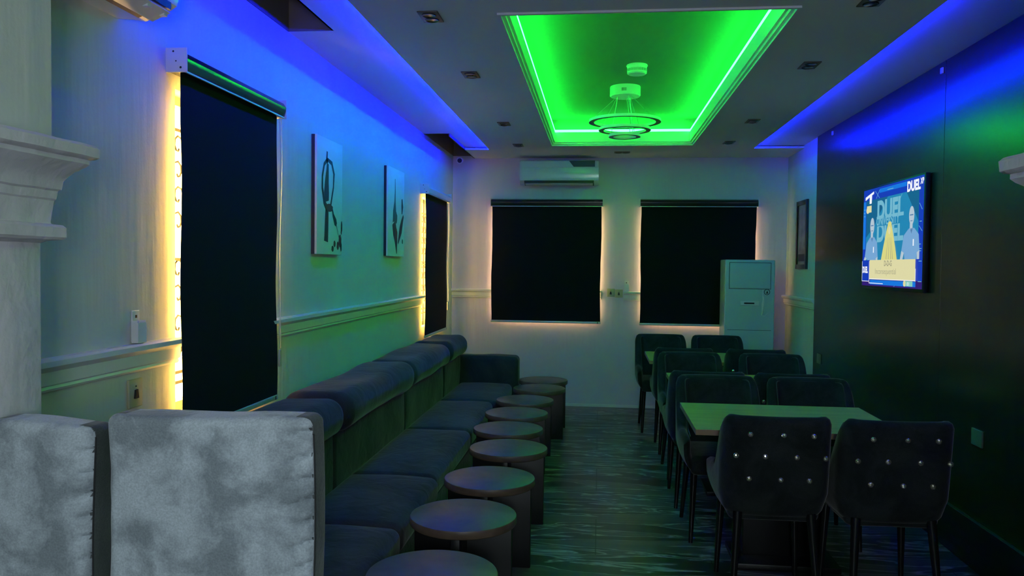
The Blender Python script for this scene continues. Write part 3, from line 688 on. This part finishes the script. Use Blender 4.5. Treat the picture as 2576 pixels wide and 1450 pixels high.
# two standing people, flat on the screen
for cx, hw, top in ((0.165, 0.095, 0.30), (0.82, 0.105, 0.255)):
    circ(cx+0.02, top+0.085, 0.038, 0.085, 4, 8); SR(cx-0.005, top+0.14, cx+0.035, top+0.21, 4, 7)
    S([(cx-0.02, top+0.20), (cx+0.06, top+0.20), (cx+hw+0.02, top+0.26), (cx+hw+0.035, top+0.40), (cx+hw, top+0.42), (cx+hw-0.01, 0.735), (cx-hw+0.03, 0.735), (cx-hw+0.02, top+0.42), (cx-hw-0.02, top+0.40), (cx-hw+0.01, top+0.26)], 3, 6)
    S([(cx-hw-0.02, top+0.40), (cx-hw+0.02, top+0.42), (cx-hw+0.0, 0.735), (cx-hw-0.04, 0.735)], 4, 7); S([(cx+hw+0.035, top+0.40), (cx+hw, top+0.42), (cx+hw+0.0, 0.735), (cx+hw+0.035, 0.735)], 4, 7)
    SR(cx-0.005, top+0.075, cx+0.045, top+0.085, 11, 9); SR(cx+0.005, top+0.13, cx+0.035, top+0.137, 11, 9)
    S([(cx+0.0, top+0.20), (cx+0.04, top+0.20), (cx+0.02, top+0.25)], 11, 7); SR(cx+0.045, top+0.30, cx+0.06, top+0.36, 7, 8)
# hooded figure in a yellow cloak, a plain cone of cloth
S([(0.475, 0.375), (0.50, 0.36), (0.525, 0.375), (0.555, 0.47), (0.60, 0.62), (0.63, 0.74), (0.36, 0.74), (0.40, 0.60), (0.445, 0.46)], 5, 10)
circ(0.498, 0.45, 0.020, 0.038, 6, 11)
for x in (0.45, 0.49, 0.53, 0.56): S([(0.5+(x-0.5)*0.5, 0.52), (0.503+(x-0.5)*0.5, 0.52), (x+0.006, 0.73), (x-0.004, 0.73)], 10, 11)
SR(0.155, 0.735, 0.915, 0.925, 6, 12); SR(0.155, 0.925, 0.915, 0.932, 7, 12); SR(0.16, 0.938, 0.915, 0.985, 9, 5)
SR(0.0, 0.745, 0.145, 0.955, 0, 5); SR(0.0, 0.745, 0.006, 0.955, 7, 6); SR(0.0, 0.951, 0.145, 0.957, 7, 6); SR(0.139, 0.745, 0.145, 0.975, 7, 6); SR(0.145, 0.968, 0.40, 0.975, 7, 6)
SR(0.915, 0.82, 0.921, 0.935, 7, 13); circ(0.76, 0.958, 0.02, 0.028, 6, 13); SR(0.77, 0.935, 0.88, 0.982, 13, 13)
for x, y, l in ((0.44, 0.045, 0.10), (0.37, 0.955, 0.09), (0.95, 0.40, 0.03), (0.945, 0.60, 0.03), (0.945, 0.64, 0.04), (0.95, 0.66, 0.03), (0.01, 0.20, 0.03), (0.01, 0.235, 0.025), (0.01, 0.27, 0.03), (0.95, 0.75, 0.04), (0.945, 0.93, 0.05)): SR(x, y, x+l, y+0.006, 2, 3)
for x0, y0, x1, y1 in ((0.22, 0.03, 0.30, 0.11), (0.30, 0.03, 0.24, 0.11), (0.68, 0.12, 0.60, 0.24), (0.94, 0.24, 0.98, 0.30), (0.94, 0.44, 0.985, 0.49), (0.58, 0.995, 0.62, 0.955)): S([(x0, y0), (x0+0.006, y0), (x1+0.006, y1), (x1, y1)], 2, 3)
S([(0.04, 0.075), (0.20, 0.03), (0.20, 0.055), (0.165, 0.065), (0.16, 0.15), (0.12, 0.15), (0.12, 0.08), (0.04, 0.11)], 7, 5); SR(0.07, 0.17, 0.16, 0.24, 6, 5); circ(0.09, 0.215, 0.03, 0.035, 6, 5)
scr = finish('screen', bm, SC, body, 0, doubles=False)
def text(s, x, y, size, mat, lay, parent, name='lettering', sx=1.0, bold=0.0):
    """flat letters on the screen, x,y of the left baseline in 0..1 from the top left"""
    cu = bpy.data.curves.new(name, 'FONT'); cu.body = s; cu.size = size; cu.offset = bold
    o = bpy.data.objects.new(name, cu); C.objects.link(o); dg = bpy.context.evaluated_depsgraph_get(); dg.update()
    me = bpy.data.meshes.new_from_object(o.evaluated_get(dg)); C.objects.unlink(o); bpy.data.objects.remove(o)
    for v in me.vertices:
        a, b_ = v.co.x*sx, v.co.y
        v.co = (0.012+x*(TVW-0.024)+a, -0.0005-0.0004*lay, 0.022+(1-y)*(TVH-0.034)+b_)
    me.materials.clear(); me.materials.append(mat)
    o2 = bpy.data.objects.new(name, me); C.objects.link(o2); o2.parent = parent
    return o2
text('DUEL', 0.76, 0.115, 0.085, SC[7], 6, body, sx=1.0, bold=0.004)
text('XB', 0.955, 0.075, 0.05, SC[7], 6, body, sx=0.8, bold=0.002)
text('DUEL', 0.265, 0.325, 0.175, SC[2], 4, body, sx=1.12, bold=0.008)
bm = bmesh.new(); SR(0.25, 0.325, 0.76, 0.395, 1, 4.4); finish('title_band', bm, SC, body, 0)
text('UNIVERSITY', 0.26, 0.385, 0.085, SC[2], 5, body, sx=0.92, bold=0.002)
text('DUEL', 0.265, 0.545, 0.175, SC[2], 4, body, sx=1.12, bold=0.008)
text('DUEL', 0.012, 0.865, 0.06, SC[7], 6, body, sx=0.75, bold=0.003)
text('D-D-G', 0.42, 0.795, 0.050, SC[10], 13, body, sx=1.0, bold=0.002)
text('Inconsequential', 0.26, 0.875, 0.055, SC[10], 13, body, sx=1.15, bold=0.0)
text('0 1', 0.80, 0.975, 0.03, SC[7], 14, body, sx=1.0, bold=0.001)

# ------------------------------------------------------------------ floor standing air conditioner
t = thing('floor_air_conditioner', 'tall white floor standing air conditioner cabinet in front of the rear right blind', 'air conditioner', (1.505, 8.20, 0))
bm = bmesh.new(); rbox(bm, 0, 0.165, 0.806, 0.490, 0.33, 1.612, 0.012, (2, 2, 4), 3); finish('cabinet', bm, M['acblue'], t, 40)
bm = bmesh.new(); rbox(bm, 0, -0.001, 1.452, 0.402, 0.008, 0.255, 0.003, (1, 1, 1), 2); finish('upper_panel', bm, M['acblue'], t, 30)
bm = bmesh.new()
for x0, x1, z0, z1 in ((-0.206, 0.206, 1.580, 1.585), (-0.206, 0.206, 1.317, 1.321), (-0.206, -0.201, 1.317, 1.585), (0.202, 0.206, 1.317, 1.585)): box(bm, x0, x1, -0.0015, 0.001, z0, z1)
finish('panel_gap', bm, M['acline'], t, 0)
bm = box(bmesh.new(), -0.215, 0.215, -0.0015, 0.001, 0.902, 0.906); finish('panel_gap', bm, M['acline'], t, 0)
bm = bmesh.new(); rbox(bm, 0, -0.004, 1.175, 0.185, 0.010, 0.046, 0.003, (1, 1, 1), 2); dp = finish('display', bm, M['whitep'], t, 30)
bm = box(bmesh.new(), -0.055, 0.045, -0.0105, -0.008, 1.167, 1.183); finish('display_window', bm, M['blackp'], dp, 0)
bm = bmesh.new(); n = 28
A = [[bm.verts.new((0.168+r_*math.cos(2*PI*k/n), y_, 1.290+r_*math.sin(2*PI*k/n))) for k in range(n)] for r_, y_ in ((0.030, 0.001), (0.030, -0.003), (0.024, -0.003), (0.024, 0.0))]
for a_, b_ in zip(A, A[1:]):
    for k in range(n): bm.faces.new((a_[k], a_[(k+1) % n], b_[(k+1) % n], b_[k]))
em_ = finish('emblem_ring', bm, M['acline'], t, 30)
bm = bmesh.new(); poly(bm, [(0.158, 1.274), (0.180, 1.276), (0.170, 1.306)], -0.003, 0.001); finish('emblem_mark', bm, M['blackp'], em_, 0)
bm = bmesh.new(); pts = [(0.128, -0.004, 1.315), (0.127, -0.007, 1.26), (0.133, -0.013, 1.215), (0.128, -0.016, 1.17), (0.126, -0.010, 1.10), (0.122, -0.005, 1.055), (0.150, -0.004, 1.048), (0.185, -0.003, 1.085)]
hw = [0.004, 0.004, 0.009, 0.013, 0.008, 0.004, 0.004, 0.003]
L_ = [bm.verts.new((p[0]-h_, p[1]+0.004, p[2])) for p, h_ in zip(pts, hw)]; Mi = [bm.verts.new((p[0], p[1], p[2])) for p in pts]; R_ = [bm.verts.new((p[0]+h_, p[1]+0.004, p[2]+h_*0.4)) for p, h_ in zip(pts, hw)]
for i in range(len(pts)-1): bm.faces.new((L_[i], L_[i+1], Mi[i+1], Mi[i])); bm.faces.new((Mi[i], Mi[i+1], R_[i+1], R_[i]))
lab(finish('peeling_film', bm, M['wrap'], t, 40), 'strip of pale film peeling from the front')

# ------------------------------------------------------------------ stools
def stool(label, x, y):
    t = thing('round_stool', label, 'stool', (x, y, 0), 0, 'round stools in front of the sofa')
    bm = bmesh.new(); lathe(bm, [(0, 0.412), (0.224, 0.412), (0.229, 0.415), (0.2315, 0.420), (0.2315, 0.443), (0.229, 0.4485), (0.225, 0.450), (0, 0.450)], 72); finish('stool_top', bm, M['stooltop'], t, 30)
    bm = box(bmesh.new(), -0.212, 0.212, -0.019, 0.019, 0, 0.412, bev=0.002); finish('leg_panel', bm, M['stoolbase'], t, 30)
    for s in (-1, 1):
        y0, y1 = sorted((s*0.019, s*0.205)); bm = box(bmesh.new(), -0.019, 0.019, y0, y1, 0, 0.412, bev=0.002); finish('leg_panel', bm, M['stoolbase'], t, 30)
    return t
ST = [(-0.568, 2.711), (-0.571, 3.377), (-0.541, 3.986), (-0.522, 4.665), (-0.588, 5.228), (-0.591, 5.793), (-0.583, 6.366), (-0.514, 6.990), (-0.515, 7.50)]
names = ['nearest round brown stool in front of the sofa, cut by the picture bottom', 'second round stool from the camera', 'third round stool from the camera', 'fourth round stool from the camera',
         'fifth round stool from the camera, the middle of the row', 'sixth round stool from the camera', 'seventh round stool from the camera, third from the rear', 'eighth round stool from the camera, next to last', 'rearmost round stool beside the far sofa arm']
s0 = stool(names[0], *ST[0])
for (x, y), nm in list(zip(ST, names))[1:]: copytree(s0, (x, y, 0), 0, nm)

# ------------------------------------------------------------------ tables
TB = [(0.472, 1.462, 3.885, 4.645), (0.500, 1.490, 5.195, 5.940), (0.425, 1.415, 6.680, 7.415)]
tn = ['nearest pale oak table with four black chairs', 'middle pale oak table between two pairs of chairs', 'rearmost oak table in front of the floor standing air conditioner']
for (x0, x1, y0, y1), nm in zip(TB, tn):
    t = thing('dining_table', nm, 'table', ((x0+x1)/2, (y0+y1)/2, 0), 0, 'pale oak dining tables')
    a, b_ = (x1-x0)/2, (y1-y0)/2
    bm = box(bmesh.new(), -a, a, -b_, b_, 0.722, 0.750, bev=0.0015)
    bm.normal_update()
    for f in bm.faces:
        if abs(f.normal.z) < 0.5: f.material_index = 1
    finish('tabletop', bm, [M['tabletop'], M['tableedge']], t, 20)
    bm = box(bmesh.new(), -0.20, 0.20, -0.03, 0.03, 0.03, 0.722, bev=0.002); finish('pedestal', bm, M['stoolbase'], t, 30)
    bm = box(bmesh.new(), -0.26, 0.26, -0.17, 0.17, 0.0, 0.03, bev=0.004); finish('foot_plate', bm, M['stoolbase'], t, 30)

# ------------------------------------------------------------------ dining chairs (front +y, origin on the floor under the seat centre)
CW, CYB, CYF, CRD = 0.243, -0.245, 0.235, 0.10
def chair_path():
    pts = []
    for i in range(13): pts.append((-CW - 0.006*math.sin(PI*i/12), CYF+(CYB+CRD-CYF)*i/12))
    for i in range(1, 11):
        a = PI + (PI/2)*i/10; pts.append((-CW+CRD+CRD*math.cos(a), CYB+CRD+CRD*math.sin(a)))
    for i in range(1, 7): pts.append((-CW+CRD+(CW-CRD)*i/6, CYB-0.012*math.sin(PI/2*i/6)))
    left = pts; return left + [(-x, y) for x, y in reversed(left[:-1])]
def sm(a, b_, x): x = max(0, min(1, (x-a)/(b_-a))); return x*x*(3-2*x)
def rake(z, wb): return max(0, z-0.45)*0.13*wb
def chair_top(x, y):
    d = y-(CYB+0.045)          # distance forward of the rear corner
    return 0.605 + (0.878-0.605)*(1-sm(0.0, 0.17, d)) - 0.02*sm(0.17, 0.45, d)
def chair_shell(bm, mi=0):
    P = chair_path(); N = len(P); rings = []
    for i, (x, y) in enumerate(P):
        a = P[max(0, i-1)]; b_ = P[min(N-1, i+1)]; tx, ty = b_[0]-a[0], b_[1]-a[1]; l = math.hypot(tx, ty); nx, ny = ty/l, -tx/l  # outward
        if nx*x + ny*(y-0.05) < 0: nx, ny = -nx, -ny
        wb = 1-sm(CYB+0.02, CYB+0.24, y); zt = chair_top(x, y); th = 0.052+0.014*wb
        e = min(i, N-1-i); endk = 1.0 if e > 2 else (0.35, 0.75, 0.93)[e]
        zt2 = zt-(1-endk)*0.035; zb = 0.405+(1-endk)*0.03 - 0.0*wb; th2 = th*endk
        r = th2/2
        prof = [(-th2/2-r*0.9, zb+0.02), (-th2/2-r, (zb+zt2)/2), (-th2/2-r, zt2-r*1.2), (-th2/2-r*0.8, zt2-r*0.45), (-th2/2-r*0.35, zt2-r*0.08), (-th2/2+r*0.25, zt2-r*0.02), (-th2/2+r*0.75, zt2-r*0.35), (-th2/2+r, zt2-r*1.0),
                (-th2/2+r, zb+(zt2-zb)*0.75), (-th2/2+r, zb+(zt2-zb)*0.5), (-th2/2+r*0.98, zb+(zt2-zb)*0.25), (-th2/2+r*0.9, zb+0.035), (-th2/2+r*0.5, zb+0.008), (-th2/2-r*0.4, zb)]
        ring = []
        for o, z in prof:
            tp = 0.030*sm(0.66, 0.40, z) if z < 0.66 else 0
            oo = o - 0.030*(1-sm(0.38, 0.52, z))
            ring.append(bm.verts.new((x+nx*oo, y+ny*oo - rake(z, wb), z)))
        rings.append(ring)
    n = len(rings[0])
    for A, B in zip(rings, rings[1:]):
        for k in range(n): bm.faces.new((A[k], A[(k+1) % n], B[(k+1) % n], B[k])).material_index = mi
    bm.faces.new(rings[0]); bm.faces.new(list(reversed(rings[-1])))
def outer_y(z): return CYB-0.010 - rake(z, 1) + 0.030*(1-sm(0.38, 0.52, z))
def make_chair(label, buttons):
    t = thing('dining_chair', label, 'chair', (0, 0, 0), 0, 'black velvet dining chairs')
    bm = bmesh.new(); chair_shell(bm)
    # small dimples round the buttons
    bt = []
    for z, xs in ((0.800, (-0.128, 0.014, 0.140)), (0.702, (-0.186, -0.060, 0.074, 0.196)), (0.598, (-0.126, 0.010, 0.132))):
        for x in xs: bt.append((x, z))
    finish('backrest', bm, M['chair'], t, 60)
    bm = bmesh.new()
    rbox(bm, 0, 0.018, 0.435, 0.405, 0.430, 0.105, 0.035, (6, 6, 2), 4, fn=lambda q: Vector((q.x, q.y, q.z+(0.012*(1-(q.x/0.22)**2)*(1-(q.y/0.23)**2) if q.z > 0 else 0))))
    finish('seat', bm, M['chair'], t, 60)
    P = chair_path(); bm = bmesh.new(); pts = []
    for i, (x, y) in enumerate(P[4:-4]):
        wb = 1-sm(CYB+0.02, CYB+0.24, y); zt = chair_top(x, y); k = 0.94 if y < 0 else 0.94
        l = math.hypot(x, y-0.0) or 1
        pts.append((x-(x/l)*0.062, (y-(y/l)*0.062*(1 if y < 0 else 0.2)) - rake(zt, wb), zt-0.022))
    tube(bm, pts, 0.0035, 6); finish('piping', bm, M['piping'], t, 60)
    for sx, tx, ty, bx, by in ((-1, 0.160, -0.205, 0.188, -0.262), (1, 0.160, -0.205, 0.188, -0.262), (-1, 0.175, 0.165, 0.192, 0.190), (1, 0.175, 0.165, 0.192, 0.190)):
        bm = bmesh.new(); tube(bm, [(sx*tx, ty, 0.43), (sx*(tx*0.5+bx*0.5), (ty+by)/2, 0.215), (sx*bx, by, 0.0)], 0.018, 14, radii=[0.021, 0.0165, 0.0115])
        finish('leg', bm, M['chairleg'], t, 60)
    if buttons:
        for x, z in bt:
            bm = bmesh.new(); bmesh.ops.create_icosphere(bm, subdivisions=2, radius=0.013)
            for v in bm.verts: v.co.y *= 0.75
            finish('crystal_button', bm, M['crystal'], t, 0, (x, outer_y(z)-0.004-0.012*(1-(x/0.24)**2)*0, z), (random.random(), random.random()*3, 0))
    return t
near0 = make_chair('left of the two frontmost black velvet chairs with crystal buttons, back to the camera', True)
far0 = make_chair('black velvet chair facing the camera at the nearest table, on the left', False)
near0.location = (0.797, 3.865, 0)
copytree(near0, (1.300, 3.845, 0), 0.02, 'right of the two frontmost black velvet chairs with crystal buttons, beside the dark wall')
far0.location = (0.712, 4.655, 0); far0.rotation_euler = (0, 0, PI+0.02)
copytree(far0, (1.235, 4.640, 0), PI-0.02, 'black velvet chair facing the camera at the nearest table, on the right')
copytree(near0, (0.690, 5.350, 0), 0, 'mostly hidden black velvet chair, back to the camera, at the left of the middle table')
copytree(near0, (1.200, 5.340, 0), 0.03, 'black velvet chair, back to the camera, at the right of the middle table')
copytree(far0, (0.700, 5.965, 0), PI+0.03, 'black velvet chair facing the camera at the middle table, on the left')
copytree(far0, (1.295, 5.960, 0), PI-0.03, 'black velvet chair facing the camera at the middle table, on the right')
copytree(near0, (0.695, 6.800, 0), 0.0, 'black velvet chair, back to the camera, at the left of the rearmost table')
copytree(near0, (1.270, 6.800, 0), -0.02, 'black velvet chair, back to the camera, at the right of the rearmost table')
copytree(far0, (0.598, 7.565, 0), PI+0.02, 'black velvet chair facing the camera at the rearmost table, on the left')
copytree(far0, (1.122, 7.555, 0), PI-0.02, 'black velvet chair facing the camera at the rearmost table, on the right')

# ------------------------------------------------------------------ long sofa on the left wall
t = thing('banquette_sofa', 'long dark velvet sofa with rolled headrests along the left wall', 'sofa', (0, 0, 0))
y0s, y1s = 2.36, 7.42
bm = bmesh.new(); rbox(bm, -1.230, (y0s+y1s)/2, 0.165, 0.74, y1s-y0s, 0.25, 0.02, (2, 8, 2), 3); finish('base', bm, M['sofa'], t, 40)
joints = [2.36, 3.83, 5.27, 6.62, 7.44]
for i, (a, b_) in enumerate(zip(joints, joints[1:])):
    L = b_-a-0.004
    def fr(q, s=i*3.1, L=L):
        e = abs(q.y)/(L/2); k = 1+0.03*math.cos(q.y*6+s) - 0.05*sm(0.93, 1.0, e)
        return Vector((q.x*k+0.010*nz(q, 3, s), q.y, q.z*k+0.012*nz(q, 3.5, s+4)))
    bm = bmesh.new(); rbox(bm, -1.414, (a+b_)/2, 0.775, 0.37, L, 0.195, 0.09, (4, 26, 2), 7, fn=fr); finish('headrest', bm, M['sofa'], t, 60)
    def fb(q, s=i*2.3, L=L): return Vector((q.x+(0.012*nz(q, 3, s)+0.010*math.cos(q.z*6) if q.x > 0 else 0), q.y, q.z))
    bm = bmesh.new(); rbox(bm, -1.460, (a+b_)/2, 0.545, 0.30, L, 0.34, 0.035, (2, 20, 6), 4, fn=fb); finish('back_cushion', bm, M['sofa'], t, 60)
sj = [2.36, 3.27, 4.08, 5.26, 6.40, 7.42]; fx = [-0.815, -0.82, -0.84, -0.845, -0.80]
for i, (a, b_) in enumerate(zip(sj, sj[1:])):
    L = b_-a-0.003; dx = fx[i]+1.31
    def fs(q, s=i*1.9, L=L, dx=dx):
        c_ = max(0, 1-(q.x/(dx/2))**2)*max(0, 1-(q.y/(L/2))**4)
        return Vector((q.x, q.y, q.z+(0.018*c_+0.006*nz(q, 4, s) if q.z > 0 else 0)))
    bm = bmesh.new(); rbox(bm, (fx[i]-1.31)/2, (a+b_)/2, 0.352, dx, L, 0.135, 0.045, (8, 16, 2), 5, fn=fs); finish('seat_cushion', bm, M['sofa'], t, 60)
bm = bmesh.new(); rbox(bm, -1.18, 7.535, 0.345, 0.86, 0.20, 0.65, 0.045, (10, 4, 6), 5, fn=lambda q: q+Vector((0, 0, 0.008*nz(q, 5)))); finish('arm', bm, M['sofa'], t, 60)
for y in (2.45, 4.9, 7.3):
    bm = box(bmesh.new(), -0.94, -0.89, y-0.025, y+0.025, 0, 0.045); finish('foot', bm, M['blackp'], t, 0)

# ------------------------------------------------------------------ two high backed seats near the camera, seen from behind
def booth(label, xc, w, zt, gather, seed, skew):
    t = thing('high_back_seat', label, 'seat', (xc, 1.50, 0), 0, 'high backed suede seats')
    Hh = zt-0.12
    def f(q):
        u, v = q.x/(w/2), (q.z+Hh/2)/Hh
        d = Vector((0, 0, 0))
        if q.y < 0:
            d.y -= 0.008*(1-u*u)
            d.y += 0.006*nz(q, 7, seed) + 0.0035*nz(q, 20, seed)
            g = sm(0.62, 0.98, u*gather)*sm(0.55, 0.80, v)*(1-sm(0.985, 1.0, v))*(1-sm(0.975, 0.999, abs(u)))
            ph = (q.z-q.x*gather*0.30)*2*PI/0.045 + 3.0*nz(q, 5, seed); d.y += 0.015*g*max(0, math.sin(ph))**3
        for dx_, dz_ in ((0.013, 0.036), (0.088, 0.046)):
                if gather and seed < 2: d.y += 0.012*math.exp(-(((q.x-dx_-(Hh/2-dz_-q.z)*-0.3)/0.011)**2+((q.z-(Hh/2-dz_))/0.018)**2))
        d.x += 0.006*math.sin(v*8+seed)*abs(u)
        d.z += 0.004*nz(q, 8, seed+2) + 0.010*u*skew*(v > 0.6) - 0.012*max(0, v-0.8)*5*(u*skew)**2
        return q+d
    bm = bmesh.new(); rbox(bm, 0, 0.045, 0.12+Hh/2, w, 0.090, Hh, 0.020, (54, 2, 150), 5, fn=f)
    bm.normal_update()
    for fc in bm.faces:
        c_ = fc.calc_center_median()
        if c_.y > 0.016 and abs(c_.x) > w/2-0.035: fc.material_index = 1
    b_ = finish('backrest', bm, [M['booth'], M['boothside']], t, 60)
    for s in (-1, 1):
        bm = bmesh.new(); pts = [(s*(w/2+0.0005), 0.014, 0.14+(Hh-0.05)*k/30) for k in range(31)]
        pts = [(p[0]+0.006*math.sin((p[2]-0.12)/Hh*8+seed), p[1], p[2]) for p in pts]; tube(bm, pts, 0.0016, 5); finish('seam', bm, M['seam'], b_, 40)
    bm = bmesh.new(); rbox(bm, 0, 0.30, 0.36, w-0.01, 0.42, 0.16, 0.04, (4, 4, 2), 4); finish('seat', bm, M['booth'], t, 60)
    bm = bmesh.new(); rbox(bm, 0, 0.29, 0.17, w-0.02, 0.44, 0.22, 0.02, (2, 2, 2), 3); finish('base', bm, M['boothside'], t, 40)
    for x in (-w/2+0.04, w/2-0.04):
        for y in (0.06, 0.46): bm = box(bmesh.new(), x-0.02, x+0.02, y-0.02, y+0.02, 0, 0.125); finish('foot', bm, M['blackp'], t, 0)
    return t
booth('blue grey suede high backed seat seen from behind, the one nearer the stools', -0.776, 0.430, 1.222, 1, 1.3, 0.3)
booth('blue grey suede high backed seat seen from behind, cut by the left picture edge', -1.1385, 0.235, 1.200, 1, 5.1, -0.6)

# ------------------------------------------------------------------ standing lamp added unseen behind the camera for cool light on near seats
t = thing('added_floor_lamp', 'added cool white standing lamp in the ante room behind the camera', 'floor lamp', (0.10, -0.62, 0))
bm = bmesh.new(); lathe(bm, [(0, 0), (0.15, 0), (0.15, 0.012), (0.13, 0.022), (0, 0.024)], 40); finish('base', bm, M['blackp'], t, 30)
bm = bmesh.new(); tube(bm, [(0, 0, 0.02), (0, 0, 1.40)], 0.012, 16); finish('pole', bm, M['blackp'], t, 60)
bm = bmesh.new(); lathe(bm, [(0.012, 1.38), (0.16, 1.38), (0.15, 1.82), (0.012, 1.82)], 40); finish('lamp_shade', bm, M['lamp'], t, 30)
